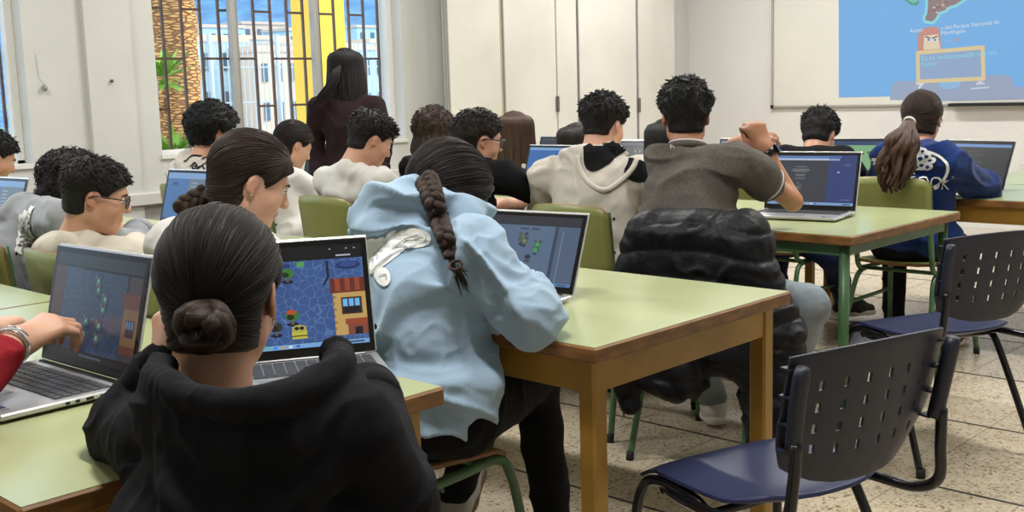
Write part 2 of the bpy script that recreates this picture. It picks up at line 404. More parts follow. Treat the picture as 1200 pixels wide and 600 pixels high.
def hairline(y, z, front=.058, side=.0, nape=-.078):
    return z-np.interp(y, [-.10, -.03, .012, .035, .062, .085, .12], [nape, nape, nape*.35+side*.6-.01, side+.005, front*.7, front, front+.01])
def hair_surface(H, neckp, style, h, tie=None, seed=0, thick=None, vol=(0, 0, 0), opt=None):
    """scalp hair of a style. tie: head-local direction the hair is combed to"""
    opt = opt or {}
    R = H.R; k = H.k
    rr = {'short': (.092, .112, .105), 'curly': (.105, .12, .118), 'combed': (.090, .112, .102), 'long': (.093, .114, .104)}[style]
    pad = .05
    base = H.E((0, -.012, .028), (.074, .095, .086), .02)
    neck = Cap(H.w(0, -.035, -.055), neckp, .05*k, .05*k, .02)
    tie_ = nrm(tie) if tie is not None else V(0, -.5, .85)
    ax = nrm(np.cross(tie_, V(1, 0, 0))); ay = np.cross(tie_, ax)
    def f(Pw):
        p = H.l(Pw); x, y, z = p[..., 0], p[..., 1], p[..., 2]
        d = smin(base(Pw), neck(Pw), .03)/k
        m = hairline(y, z, opt.get('front', .058), opt.get('side', .0), opt.get('nape', -.078))
        if style == 'short':
            up = np.clip((z+.03)/.09, 0, 1); t = opt.get('lo', .007)*.8+(opt.get('top', .030)*.52-opt.get('lo', .007)*.8)*up**1.1
            q = p*np.array([1, .8, 1])*opt.get('nf', 55)+seed; q = q+2.2*np.stack([vnoise(q*.35+3), vnoise(q*.35+13), vnoise(q*.35+29)], -1)
            t = t*(1+opt.get('na', .55)*(ridge(q*.55)-.55))+opt.get('fr', 0)*np.clip((y-.02)/.07, 0, 1)*np.clip((z-.03)/.05, 0, 1)
        elif style == 'curly':
            q = p*62+seed; w = np.stack([vnoise(q*.5+3), vnoise(q*.5+13), vnoise(q*.5+29)], -1)*1.8
            t = .010+.026*np.clip((z+.05)/.09, 0, 1)+.015*(vnoise(q+w)-.4)+.007*(ridge(q*1.1+w)-.5)
        else:
            u = p-V(0, -.01, .02); u = u/(np.linalg.norm(u, axis=-1)[..., None]+1e-9)
            ph = np.arctan2(u @ ay, u @ ax); th = np.arccos(np.clip(u @ tie_, -1, 1))
            kk = opt.get('K', 9)
            g = vnoise(np.stack([np.cos(ph)*kk+seed, np.sin(ph)*kk, th*1.2], -1))
            t = opt.get('t', .011)+.0045*(g-.5)*np.clip(th*1.5, 0, 1)+.004*np.clip(z/.1, 0, 1)
            if style == 'long': t = t+.006*np.clip((.02-z)/.08, 0, 1)
        s = np.clip(m/.012, 0, 1); s = s*s*(3-2*s)
        # leave the ears free
        if not opt.get('cover'):
            e = np.exp(-(((np.abs(x)-.08)/.03)**2+((y+.002)/.024)**2+((z+.012)/.030)**2)); s = s*(1-np.clip(e*1.6, 0, 1))
        if style in ('short', 'curly'): s = s*np.clip((z+.085)/.03, .25, 1)
        return (d-(t*s-.012*(1-s)))*k
    lo = H.c-.17*k; hi = H.c+.17*k
    v, q = implicit([Fn(f, lo, hi, .01)]+(opt['more'] if 'more' in opt else []), h)
    p = H.l(v)
    if style in ('short', 'curly'):
        c = V(0, -.035, .10); u = p-c; w = np.stack([vnoise(p*30+3), vnoise(p*30+13), vnoise(p*30+29)], -1)*1.4
        fl = opt.get('hvk', 130); ph = np.arctan2(u[:, 1], u[:, 0]); hv = np.stack([np.cos(ph)*26, np.sin(ph)*26, np.linalg.norm(u, axis=1)*30], -1)+w*7+p*fl*.45
        if style == 'curly': hv = p*150+w*20
    else:
        u = p-V(0, -.01, .02); u /= np.linalg.norm(u, axis=1)[:, None]
        ph = np.arctan2(u @ ay, u @ ax); th = np.arccos(np.clip(u @ tie_, -1, 1)); hv = np.stack([np.cos(ph)*42, np.sin(ph)*42, th*3.0], -1)
    return v, q, hv

def strands(H, v, F, style, n, seed=0, tie=None, L=None, r=None, ok=None):
    """fine locks laid over (combed) or lifting off (short, curly) the scalp hair"""
    rg = np.random.RandomState(seed+77); bvh = BVHTree.FromPolygons([tuple(p) for p in v], [tuple(int(k) for k in q) for q in F])
    N = vnormals(v, F); p = H.l(v); m = hairline(p[:, 1], p[:, 2]) > .004
    e = np.exp(-(((np.abs(p[:, 0])-.08)/.03)**2+((p[:, 1]+.002)/.024)**2+((p[:, 2]+.012)/.030)**2)); m &= e < .35
    idx = np.nonzero(m)[0]
    if len(idx) == 0: return np.zeros((0, 3)), np.zeros((0, 4), int), np.zeros((0, 3))
    idx = rg.choice(idx, n); tie_w = H.R @ nrm(tie) if tie is not None else None; crown = H.w(0, -.045, .105); c0 = H.w(0, -.01, .02)
    steps = {'short': 6, 'curly': 9, 'combed': 9, 'long': 9}[style]; sd = 4; A = []; Fc = []; Hv = []; o = 0
    fwd = H.R[:, 1]; up = H.R[:, 2]
    for i in idx:
        q = v[i].copy(); nn = N[i]; path = [q-nn*.002]; pl_ = H.l(q)
        if style in ('combed', 'long'):
            Ls = (L or .085)*rg.uniform(.6, 1.2); st = Ls/steps; lift = rg.uniform(.0, .0016)
            for k in range(steps):
                u = nrm(q-c0); d = tie_w-u*(tie_w @ u) if style == 'combed' or True else 0; d = nrm(d); q = q+d*st
                hh = bvh.find_nearest(Vector(q)); q = np.array(hh[0]); path.append(q+np.array(hh[1])*(lift if k < steps-1 else -.001))
                if u @ tie_w > .93: break
            rad = (r or .0011)*rg.uniform(.7, 1.2)
        elif style == 'short':
            top = np.clip((pl_[2]+.0)/.08, 0, 1); Ls = (L or .019)*(.35+.75*top)*rg.uniform(.6, 1.25); d = nrm((q-crown)-nn*((q-crown) @ nn)+1e-6); j = rg.randn(3)*.38; d = nrm(d+j-up*.25*(1-top)+fwd*.35*top*(pl_[1] > .0)); st = Ls/steps; dd = nrm(d+nn*(.16*top+.04))
            for k in range(steps): q = q+dd*st; dd = nrm(dd-nn*.13+j*.10); path.append(q.copy())
            rad = (r or .0030)*(.5+.5*top)*rg.uniform(.6, 1.2)
        else:
            R_ = rg.uniform(.005, .009); a = rg.rand()*6.28; w = nrm(np.cross(nn, rg.randn(3))); w2 = np.cross(nn, w); tw = rg.uniform(.8, 1.4)*6.28
            path = [q+nn*(.004+.012*k/steps*rg.uniform(.6, 1.2))+(w*math.cos(a+tw*k/steps)+w2*math.sin(a+tw*k/steps))*R_ for k in range(steps)]; rad = (r or .0023)
        m_ = len(path)
        if m_ < 3: continue
        t = np.linspace(0, 1, m_); rr = rad*(1-t**2.5*.92) if style != 'combed' else rad*np.sin(math.pi*(.08+.84*t))**.5
        a, f, h = sweep(path, rr, sd, False, K=2.2, seed=rg.rand()*90); A.append(a); Hv.append(h); Fc += [tuple(o+k for k in qq) for qq in f]; o += len(a)
    return np.concatenate(A), np.array(Fc), np.concatenate(Hv)
def braid_mesh(path, r, n_turn, K=7, taper=.75, tuft=.10, seed=0, flat=None):
    P = catmull(path, 140); m = len(P); T = np.gradient(P, axis=0); T /= np.linalg.norm(T, axis=1)[:, None]
    u = nrm(np.cross(T[0], FW if flat is None else flat)); U = []
    for i in range(m): u = nrm(np.cross(T[i], FW if flat is None else flat)); U.append(u)
    U = np.array(U); W = np.cross(T, U); Vs = []; Fs = []; Hs = []; o = 0
    k = int(m*(1-tuft)); ts = np.linspace(0, 1, k)
    for s in range(3):
        ph = 2*math.pi*s/3; a = ts*n_turn*2*math.pi+ph; sc = (1-(1-taper)*ts)*r
        c = P[:k]+U[:k]*(np.sin(a)*sc*.80)[:, None]+W[:k]*(np.sin(2*a)*sc*.45)[:, None]
        v, f, h = sweep(c, sc*.62*(1+.0*ts), 10, True, K=K, seed=s*7+seed); Vs.append(v); Hs.append(h); Fs += [tuple(o+i for i in q) for q in f]; o += len(v)
    # elastic-free tuft of loose ends
    rg = random.Random(5+seed)
    e0 = P[k-2]; e1 = P[-1]
    for i in range(26):
        a = rg.random()*6.28; q = rg.random()**.5; off = (U[k-2]*math.cos(a)+W[k-2]*math.sin(a))*q
        pts = [e0+off*r*.35, (e0+e1)/2+off*r*.75*taper, e1+off*r*(.9+rg.random())*taper+T[-1]*rg.uniform(-.03, .03)]
        v, f, h = sweep(catmull(pts, 8), np.linspace(.0045, .0008, 8), 5, True, K=3, seed=i); Vs.append(v); Hs.append(h); Fs += [tuple(o+i2 for i2 in q2) for q2 in f]; o += len(v)
    return np.concatenate(Vs), Fs, np.concatenate(Hs)
def locks_mesh(paths, r0, r1, n=14, flat=1.7, K=5):
    Vs = []; Fs = []; Hs = []; o = 0
    for i, (pts, out) in enumerate(paths):
        m = n; t = np.linspace(0, 1, m); rad = r0*(1-t**2.2)+r1*t**2.2; rad[0] *= .6
        v, f, h = sweep(catmull(pts, m), rad, 8, True, flat=(flat, np.cross(out, ZZ)+V(.01, .02, .03)), K=K, seed=i*3.1)
        Vs.append(v); Hs.append(h); Fs += [tuple(o+k for k in q) for q in f]; o += len(v)
    return np.concatenate(Vs), Fs, np.concatenate(Hs)

def mk(name, v, f, mats, parent, base, hv=None, tint=None, smooth=True, label=None):
    me = mesh_np(name, v, f, smooth)
    if hv is not None and len(me.vertices) == len(hv): set_attr(me, 'hv', hv)
    if tint is not None and len(me.vertices) == len(tint): set_attr(me, 'tint', tint)
    o = link(name, me, mats, parent)
    o.matrix_parent_inverse = Matrix.Translation(-Vector([float(k) for k in base]))
    if label: o['label'] = label
    return o
def shoe(parent, base, A, fdir, m_up, m_sole, s=1, tip=0, name='shoe', lace=True, stripe=None, h=.007):
    """sneaker at ankle A pointing along fdir; tip lifts the heel (radians)"""
    f = nrm(V(fdir[0], fdir[1], 0)); r = V(f[1], -f[0], 0); R0 = np.stack([r, f, ZZ], 1); c, q = math.cos(tip), math.sin(tip)
    R = R0 @ np.array([[1, 0, 0], [0, c, q], [0, -q, c]])
    def T(x, y, z): return A+R @ (V(x, y, z)*s)
    zs = -.085
    P = [Cap(T(0, 0, .01), T(0, -.005, -.04), .046*s, .045*s, .03), Cap(T(0, -.03, zs+.042), T(0, .06, zs+.040), .036*s, .040*s, .03), Cap(T(0, .06, zs+.038), T(-.002, .145, zs+.030), .041*s, .030*s, .03),
         Cap(T(0, 0, -.02), T(0, .09, zs+.06), .036*s, .026*s, .03)]
    v, F = implicit(P, h); o = mk(name, v, F, [m_up], parent, base)
    P = [Cap(T(0, -.035, zs+.014), T(0, .03, zs+.014), .038*s, .038*s, .01), Cap(T(0, .03, zs+.014), T(0, .145, zs+.014), .044*s, .036*s, .03)]
    pl = lambda Pw, d: np.maximum(d, np.abs(((Pw-T(0, 0, zs+.014)) @ R[:, 2]))-.015*s)
    v, F = implicit(P, h, pl); so = mk('sole', v, F, [m_sole], o, (0, 0, 0))
    if lace:
        b = MB()
        for i in range(4):
            y = .035+i*.02; z = -.012-i*.0085
            b.tube(catmull([T(-.026, y, z-.008), T(0, y+.004, z+.004), T(.026, y, z-.008)], 7), .003*s, MATS['lace'], 6)
        l = b.build('lace', o)
    if stripe:
        b = MB()
        for sx in (-1, 1):
            for i in range(2):
                y = .02+i*.03; b.tube(catmull([T(sx*.040, y, zs+.03), T(sx*.042, y+.006, zs+.05), T(sx*.030, y+.012, zs+.068)], 6), .0045*s, stripe, 6)
        b.build('side_stripe', o)
    return o

def person(label, top, yaw=0, hyaw=None, hpitch=12, hroll=0, hip=None, hz=.53, s=1.0, g=1.0, sw=.32, HL=None, HR=None, eL=None, eR=None, curl=(30, 40, 25),
           skin='skin_a', topg=None, bot='black_cloth', hair=None, shoes=('shoe_black', 'sole_white'), shoe_pos=None, knees=None, vox=None, group=None,
           standing=False, brow='brow', handfn=None, lean=.05, bulge=.045, face=True, SLR=None, neck_back=0, wrist_dn=0, eyes=True, off=None, foldamp=1.0, elb=None, cdrop=0, hsc=None):
    topw = J(*top) if len(top) == 3 and not isinstance(top, np.ndarray) else np.asarray(top, float)
    d = float((topw-CAM) @ FW); h = vox or max(.0042, d*.0019)
    hyaw = yaw if hyaw is None else hyaw
    Rh = rotm(hyaw, hpitch, hroll); H = Head(topw-V(0, 0, .114+.014)*s*1.0-Rh[:, 1]*.0, Rh, s*(hsc or (.94 if hair and hair['style'] == 'short' else 1)))
    f, r = hd(yaw)
    C7 = H.w(0, -.055-neck_back, -.105)-V(0, 0, (.035+cdrop)*s)-f*.01
    hip = V(*(hip if hip is not None else (C7-f*(.12+lean))[:2]), hz)
    root = empty('person', (hip[0], hip[1], 0), 0, label, 'person', group); base = root.location
    mid = (hip+C7)/2-f*bulge+ZZ*.02
    def sp(t): return hip*(1-t)**2+mid*2*t*(1-t)+C7*t*t
    def fr(t):
        u = nrm(2*(1-t)*(mid-hip)+2*t*(C7-mid)); rr_ = nrm(r-u*(u @ r)); return np.stack([rr_, np.cross(u, rr_), u], 1)
    Sc = sp(.82)+f*.012
    Rs = fr(.9)
    SL, SR = (Sc-r*sw/2*s, Sc+r*sw/2*s) if SLR is None else SLR
    ua, fa = .275*s, .245*s
    WL = HL if HL is not None else Sc+f*.34-r*.10+V(0, 0, .79-Sc[2]); WR = HR if HR is not None else Sc+f*.34+r*.10+V(0, 0, .79-Sc[2])
    EL, WL = ik(SL, WL, ua, fa, eL if eL is not None else -r*.8-ZZ*.6); ER, WR = ik(SR, WR, ua, fa, eR if eR is not None else r*.8-ZZ*.6)
    if elb is not None:
        EL = EL if elb[0] is None else np.asarray(elb[0], float); ER = ER if elb[1] is None else np.asarray(elb[1], float)
        if HL is not None: WL = np.asarray(HL, float)
        if HR is not None: WR = np.asarray(HR, float)
    if standing:
        kn = [hip+r*q*.09+V(0, 0, -.42) for q in (-1, 1)]; an = [hip+r*q*.10+V(0, 0, -hz+.09) for q in (-1, 1)]
    else:
        kn = [hip+r*q*.10+f*.40*s+V(0, 0, .0) for q in (-1, 1)]; an = [k_+V(0, 0, -k_[2]+.095)-f*.02 for k_ in kn]
        if knees: kn = [k0 if k1 is None else np.asarray(k1, float) for k0, k1 in zip(kn, knees)]; an = [k_+V(0, 0, -k_[2]+.095)-f*.02 for k_ in kn]
        if shoe_pos: an = [a0 if a1 is None else np.asarray(a1, float) for a0, a1 in zip(an, shoe_pos)]
    def torso(o, oa=None, slv=1.0, gar=False):
        oa = o if oa is None else oa; G = g*s; P = []
        P += [Ell(hip+ZZ*(.055 if gar else .02), V(.148*G+o, .103*G+o, .085 if gar else .115+o), fr(.0), .04), Ell(sp(.33), V(.124*G+o, .092*G+o, .13*s), fr(.33), .04), Ell(sp(.58), V(.138*G+o, .096*G+o, .12*s), fr(.60), .04),
              Ell(sp(.74), V(.132*G+o, .078*G+o, .085*s+o*.5), fr(.78), .03), Cap(SL, SR, .040*s+o*.8, k=.03)]
        for S_, E_, W_ in ((SL, EL, WL), (SR, ER, WR)):
            P.append(Cap(C7-ZZ*.014, S_*.8+Sc*.2+ZZ*.004, .030*s+o*.5, .036*s+o*.7, .03))
            if slv > 0:
                e = min(1, slv/.5); Em = S_+(E_-S_)*e
                P.append(Cap(S_, Em, .046*s+oa, (.046+(.037-.046)*e)*s+oa, .02))
                if slv > .5:
                    w = (slv-.5)/.5; P.append(Cap(E_, E_+(W_-E_)*w, .038*s+oa, (.038+(.027-.038)*w)*s+oa*.8, .015))
        return P
    def legs(o):
        P = []
        for q, K_, A_ in zip((-1, 1), kn, an):
            hj = hip+r*q*.085
            P += [Cap(hj, K_, .080*g*s+o, .056*s+o, .03), Cap(K_, A_, .053*s+o, (.038 if o > 0 else .034)*s+o, .03)]
        return P
    # ---- body (one continuous surface)
    P = torso(-.012, -.006)+legs(-.012)
    P += H.prims(); P.append(Cap(H.w(0, -.025, -.045), C7+f*.02, .050*s*.96, .053*s, .028))
    for q, W_, E_, S_ in ((-1, WL, EL, SL), (1, WR, ER, SR)):
        hf = handfn(q, W_, E_, f, r) if handfn else None
        fd = nrm(W_-E_)
        P += hf if hf else (hands_on(W_+fd*.0, nrm(fd+f*.5), r, q, s*.98, curl) if not standing else hand_prims(W_, fd, r*q, f, s, curl))
    for A_ in an: P.append(Cap(A_, A_+f*.10-ZZ*.03, .034, .026, .02))
    v, F = implicit(P, h); body = mk('body', v, F, [MATS[skin]], root, base, tint=tint_of(H, v))
    # ---- eyes
    if eyes:
        for q in (-1, 1):
            b = MB(); b.sphere(H.w(q*.030, .0775, .003), .0118*s, MATS['eye_white'], 10); b.sphere(H.w(q*.030, .0845, .001), .0062*s, MATS['iris'], 8)
            e = b.build('eye'); e.parent = root; e.matrix_parent_inverse = Matrix.Translation(-base)
        for q in (-1, 1):
            b = MB()
            b.tube(catmull([H.w(q*.014, .0925, .019), H.w(q*.030, .0905, .024), H.w(q*.046, .078, .019)], 7), np.array([.0022, .0034, .0036, .0034, .003, .002, .001])*s, MATS[brow], 6)
            e = b.build('eyebrow'); e.parent = root; e.matrix_parent_inverse = Matrix.Translation(-base); b = MB()
            b.tube(catmull([H.w(q*.019, .0885, .006), H.w(q*.030, .0895, .0085), H.w(q*.043, .081, .004)], 6), .0014*s, MATS[brow], 5)
            e = b.build('eyelashes'); e.parent = root; e.matrix_parent_inverse = Matrix.Translation(-base)
    # ---- trousers and shoes
    v, F = implicit([Ell(hip+ZZ*.0, V(.160*g+.006, .115*g+.006, .10), fr(0), .04)]+legs(.010), max(h, .006)); v = v+vnormals(v, F)*folds(v, .006, 12)[:, None]
    mk('trousers', v, F, [MATS[bot]], root, base)
    if shoes:
        for i, A_ in enumerate(an):
            kd = (kn[i]-hip)*V(1, 1, 0) if not standing else f
            shoe(root, base, A_, nrm(kd)*.5+f*.5, MATS[shoes[0]], MATS[shoes[1]], s*.97, tip=shoes[3][i] if len(shoes) > 3 else 0, stripe=MATS[shoes[2]] if len(shoes) > 2 and shoes[2] else None, h=max(.005, h*.8))
    # ---- top garment
    tg = topg; o_ = tg.get('off', .016); slv = tg.get('slv', .97)
    P = torso(o_, tg.get('offa', o_*.85), slv, True)
    hem = tg.get('hem', .09)
    P.append(Ell(hip+ZZ*(.035), V(.158*g+o_*.9, .115*g+o_*.9, hem), fr(.0), .04))
    if tg.get('hood'):
        k = tg['hood']*s; b_ = -Rs[:, 1]; u_ = Rs[:, 2]; rr = Rs[:, 0]; N0 = C7-ZZ*(.022+tg.get('hdrop', 0))+f*.02
        ring = [N0+rr*-.045*k+f*.07*k+u_*.005, N0-rr*.085*k+f*.01*k+u_*.022, N0-rr*.07*k+b_*.055*k+u_*.022, N0+b_*.088*k+u_*.012, N0+rr*.07*k+b_*.055*k+u_*.022, N0+rr*.085*k+f*.01*k+u_*.022, N0+rr*.045*k+f*.07*k+u_*.005]
        rp = catmull(ring, 13)
        for a, b2 in zip(rp[:-1], rp[1:]): P.append(Cap(a, b2, .026*k, k=.012))
        P += [Ell(N0+b_*.080*k-u_*.050*k, V(.110, .034, .080)*k, Rs, .018), Cap(N0+b_*.103*k-u_*.10*k-rr*.05*k, N0+b_*.103*k-u_*.10*k+rr*.05*k, .022*k, k=.02)]
    elif tg.get('collar', 0):
        N0 = C7+ZZ*.0+f*.025; ring = [N0+r*math.cos(a)*.060*s+f*math.sin(a)*.058*s+ZZ*(.012-.03*math.sin(a)) for a in np.linspace(0, 2*math.pi, 13)]
        for a, b2 in zip(ring[:-1], ring[1:]): P.append(Cap(a, b2, (.005+o_*.15)*s, k=.012))
    if tg.get('more'): P += tg['more'](dict(hip=hip, C7=C7, SL=SL, SR=SR, EL=EL, ER=ER, WL=WL, WR=WR, f=f, r=r, Rs=Rs, sp=sp, fr=fr, s=s, H=H))
    v, F = implicit(P, h)
    n_ = vnormals(v, F); fa_ = tg.get('fold', .008)*foldamp
    v = v+n_*folds(v, fa_, tg.get('ff', 12), seed=len(label))[:, None]
    tp = mk(tg.get('name', 'hoodie'), v, F, [MATS[tg['mat']]], root, base)
    # cuffs
    if slv > .9 and tg.get('cuffs', 1):
        for E_, W_ in ((EL, WL), (ER, WR)):
            u = nrm(W_-E_); c = E_+(W_-E_)*(slv*1.0-.5)/.5 if slv < 1 else W_
            b = MB(); b.tube([c-u*.05, c-u*.045, c-u*.005, c], np.array([.030, .036, .034, .030])*s+o_*.7, MATS[tg.get('mcuff', tg['mat'])], 20)
            k_ = b.build('cuff'); k_.parent = root; k_.matrix_parent_inverse = Matrix.Translation(-base)
    info = dict(root=root, base=base, H=H, C7=C7, hip=hip, f=f, r=r, Rs=Rs, SL=SL, SR=SR, EL=EL, ER=ER, WL=WL, WR=WR, top=tp, tv=v, tf=F, s=s, h=h, sp=sp, fr=fr, body=body, kn=kn, an=an)
    # ---- hair
    if hair:
        hs = hair; hh = max(.0032, h*.8)
        v, F, hv = hair_surface(H, C7+f*.02, hs['style'], hh, hs.get('tie'), hs.get('seed', 0), opt=hs.get('opt'))
        n_ = int(hs.get('n', {'short': 2300, 'curly': 900, 'combed': 1300, 'long': 500}[hs['style']])*min(1, 4.2/max(d, 1.5)))
        v2, F2, h2 = strands(H, v, F, hs['style'], n_, hs.get('seed', 0), hs.get('tie', (0, -.3, -.9)), r=hs.get('r'), L=hs.get('L'))
        info['hairv'] = (v, F); F = np.concatenate([F, F2+len(v)]); v = np.concatenate([v, v2]); hv = np.concatenate([hv, h2])
        info['hair'] = mk('hair', v, F, [MATS[hs['mat']]], root, base, hv=hv)
    return info
def part_of(info, name, v, f, m, hv=None, label=None):
    return mk(name, v, f, [MATS[m] if isinstance(m, str) else m], info['root'], info['base'], hv=hv, label=label)
def mb_part(info, b, name, parent=None, bevel=0):
    o = b.build(name, bevel=bevel)
    o.parent = info['root'] if parent is None else parent
    if parent is None: o.matrix_parent_inverse = Matrix.Translation(-info['base'])
    return o
def long_hair(info, n=46, length=.34, mat_='hair_brown', wav=.0, wf=1.0, rad=.013, spread=1.0, seed=0, front=False, back=.0, arc=(-1.9, 1.9), curl=.0, end=.006, name='long_hair', flare=0):
    """curtain of locks from the crown down the back; arc in radians round the head, 0 = straight back"""
    H = info['H']; rg = random.Random(seed); P = []; f, r = info['f'], info['r']
    hb = -H.R[:, 1]*V(1, 1, 0); hb = nrm(hb); hr = nrm(H.R[:, 0]*V(1, 1, 0))
    for layer in (0, 1):
        m = n if layer == 0 else n//2
        for i in range(m):
            a = arc[0]+(arc[1]-arc[0])*(i+rg.random()*.8)/m; out = hb*math.cos(a)+hr*math.sin(a)
            c = H.w(0, -.012, .02)
            p0 = H.w(0, -.02, .108)+out*.02; p1 = c+out*(.088+.01*abs(math.cos(a)))*info['s']+ZZ*.066; p2 = c+out*.103*info['s']-ZZ*.01
            L = length*(1-.25*abs(a/ (max(abs(arc[0]), abs(arc[1]))+1e-6))**2)*rg.uniform(.88, 1.05)
            rad_ = .098+.01*layer+flare
            pts = [p0, p1, p2]; 
            for q in ((.35, .7, 1.0) if wf <= 1 else (.14, .28, .42, .56, .7, .85, 1.0)):
                w = wav*math.sin(q*9*wf+i*1.7); w2 = curl*math.cos(q*11*wf+i*2.1)
                pts.append(c+out*(rad_*spread+back*q+w)+np.cross(out, ZZ)*w2-ZZ*(.06+L*q)+hb*back*q*.5)
            P.append((pts, out))
    v, F, hv = locks_mesh(P, rad, end, n=(34 if wf > 1 else 18) if (wav or curl) else 12)
    return part_of(info, name, v, F, mat_, hv=hv)
def project(info, pts2, faces, origin, right, up, view, lift=.0015, m=None, name='print', parent_obj=None, label=None, smooth=False, tol=.2):
    """lay a flat graphic on the garment: pts2 in metres on the plane origin/right/up, dropped along view"""
    v, F = info['tv'], info['tf']
    if 'bvh' not in info:
        info['bvh'] = BVHTree.FromPolygons([tuple(p) for p in v], [tuple(int(k) for k in q) for q in F])
    out = []; ok = []
    for x, y in pts2:
        o = origin+right*x+up*y-view*.3; h_ = info['bvh'].ray_cast(Vector(o), Vector(view), 1.0)
        if h_[0] is None: out.append(o+view*.3); ok.append(False)
        else:
            nn = np.array(h_[1]); nn = nn if nn @ view < 0 else -nn
            out.append(np.array(h_[0])+nn*lift); ok.append(True)
    fs = [q for q in faces if all(ok[i] for i in q) and max(np.linalg.norm(out[q[i]]-out[q[i-1]]) for i in range(len(q))) < tol]
    if not fs: return None
    return mk(name, np.array(out), fs, [MATS[m]], info['root'], info['base'], smooth=False, label=label)
def stroke2(path, w, n=None):
    """ribbon of width w along 2-D path -> pts, faces"""
    P = catmull([V(p[0], p[1], 0) for p in path], n or max(6, len(path)*6))[:, :2]; T = np.gradient(P, axis=0); T /= np.linalg.norm(T, axis=1)[:, None]+1e-9
    N = np.stack([-T[:, 1], T[:, 0]], 1); k = len(P); ww = np.ones(k)*w
    pts = np.concatenate([P-N*ww[:, None]/2, P, P+N*ww[:, None]/2]); fs = []
    for i in range(k-1): fs += [(i, i+1, k+i+1, k+i), (k+i, k+i+1, 2*k+i+1, 2*k+i)]
    return pts, fs
def fill2(poly, step=None):
    """closed smooth outline filled with even triangles"""
    from mathutils.geometry import delaunay_2d_cdt
    P = catmull([V(p[0], p[1], 0) for p in list(poly)+[poly[0]]], len(poly)*5+1)[:-1, :2]; n = len(P)
    lo, hi = P.min(0), P.max(0); step = step or max((hi-lo).max()/16, .006)
    G = [(x, y) for x in np.arange(lo[0]+step/2, hi[0], step) for y in np.arange(lo[1]+step/2, hi[1], step)]
    vs = [Vector((float(p[0]), float(p[1]))) for p in P]+[Vector((float(x), float(y))) for x, y in G]
    r = delaunay_2d_cdt(vs, [(i, (i+1) % n) for i in range(n)], [], 1, 1e-6)
    return np.array([(p[0], p[1]) for p in r[0]]), [tuple(f) for f in r[2]]
def merge2(items):
    P = []; F = []; o = 0
    for p, f in items:
        P.append(np.asarray(p)); F += [tuple(o+i for i in q) for q in f]; o += len(p)
    return np.concatenate(P), F
def text2(txt, size, spacing=1.0):
    cu = bpy.data.curves.new('t', 'FONT'); cu.body = txt; cu.size = size; cu.resolution_u = 3; cu.align_x = 'CENTER'; cu.space_character = spacing
    o = bpy.data.objects.new('t', cu); COL.objects.link(o)
    dg = bpy.context.evaluated_depsgraph_get(); me = bpy.data.meshes.new_from_object(o.evaluated_get(dg))
    pts = np.array([v.co[:2] for v in me.vertices]); fs = [tuple(p.vertices) for p in me.polygons]
    bpy.data.objects.remove(o); bpy.data.curves.remove(cu); bpy.data.meshes.remove(me)
    return pts, fs
def on_surf(info, x, y, off=.0, hair=True):
    """point on the outside of the garment or hair seen at photo position x,y"""
    if 'bvh' not in info: info['bvh'] = BVHTree.FromPolygons([tuple(p) for p in info['tv']], [tuple(int(k) for k in q) for q in info['tf']])
    if 'hbvh' not in info: info['hbvh'] = BVHTree.FromPolygons([tuple(p) for p in info['hairv'][0]], [tuple(int(k) for k in q) for q in info['hairv'][1]])
    r = nrm(ray(x, y)); best = None
    for t in (('bvh', 'hbvh') if hair else ('bvh',)):
        h = info[t].ray_cast(Vector(CAM), Vector(r), 30)
        if h[0] is not None and (best is None or h[3] < best): best = h[3]
    return None if best is None else CAM+r*(best-off)
def glasses(info, m='black_plastic', ww=.024, hh=.018, r=.0022):
    H = info['H']; b = MB()
    for q in (-1, 1):
        ring = []
        for a in np.linspace(0, 2*math.pi, 17):
            sx = abs(math.cos(a))**.6*np.sign(math.cos(a)); sz = abs(math.sin(a))**.6*np.sign(math.sin(a))
            ring.append(H.w(q*(.034+sx*ww), .104-abs(.034+sx*ww*q*q)*.12, -.002+sz*hh))
        b.tube(np.array(ring), r, MATS[m], 6)
        b.tube(catmull([H.w(q*.058, .098, .008), H.w(q*.077, .06, .008), H.w(q*.083, .0, .006), H.w(q*.082, -.02, -.004)], 8), r*.95, MATS[m], 6)
    b.tube(catmull([H.w(-.011, .103, .003), H.w(0, .106, .006), H.w(.011, .103, .003)], 5), r, MATS[m], 6)
    fr_ = mb_part(info, b, 'glasses')
    for q in (-1, 1):
        b = MB(); b.poly([H.w(q*(.034+sx*ww*.9), .103-abs(.034+sx*ww)*.12, -.002+sz*hh*.9) for sx, sz in ((-1, -.7), (-.7, -1), (.7, -1), (1, -.7), (1, .7), (.7, 1), (-.7, 1), (-1, .7))], MATS['lens']); b.build('lens', fr_)
# ---------------------------------------------------------------- palette
mat('laminate', srgb(174, 182, 136), .22, var=.05, vscale=3, spec=.5, bump=.03, bscale=400)
mat('wood_edge', srgb(128, 88, 44), .45, var=.30, vscale=14, aniso=(1, 1, 4), bump=.15, bscale=120)
mat('mustard', srgb(168, 128, 52), .42, var=.14, vscale=6, bump=.1, bscale=60)
mat('green_steel', srgb(74, 108, 72), .35, var=.12, vscale=10, bump=.05, bscale=90)
mat('olive_ply', srgb(134, 138, 78), .35, var=.06, vscale=5, bump=.05, bscale=200)
mat('navy_plastic', srgb(42, 50, 84), .36, bump=.12, bscale=500, spec=.4)
mat('navy_dark', srgb(30, 34, 52), .45, bump=.12, bscale=500)
mat('black_tube', srgb(20, 20, 24), .22, spec=.6)
mat('rubber', srgb(22, 22, 22), .7)
mat('alu', srgb(205, 206, 208), .3, metal=.65, bump=.02, bscale=600)
mat('alu_edge', srgb(225, 226, 228), .25, metal=.6)
mat('bezel', srgb(14, 14, 16), .25)
mat('key', srgb(52, 54, 58), .5)
mat('key_deck', srgb(150, 152, 156), .4, metal=.4)
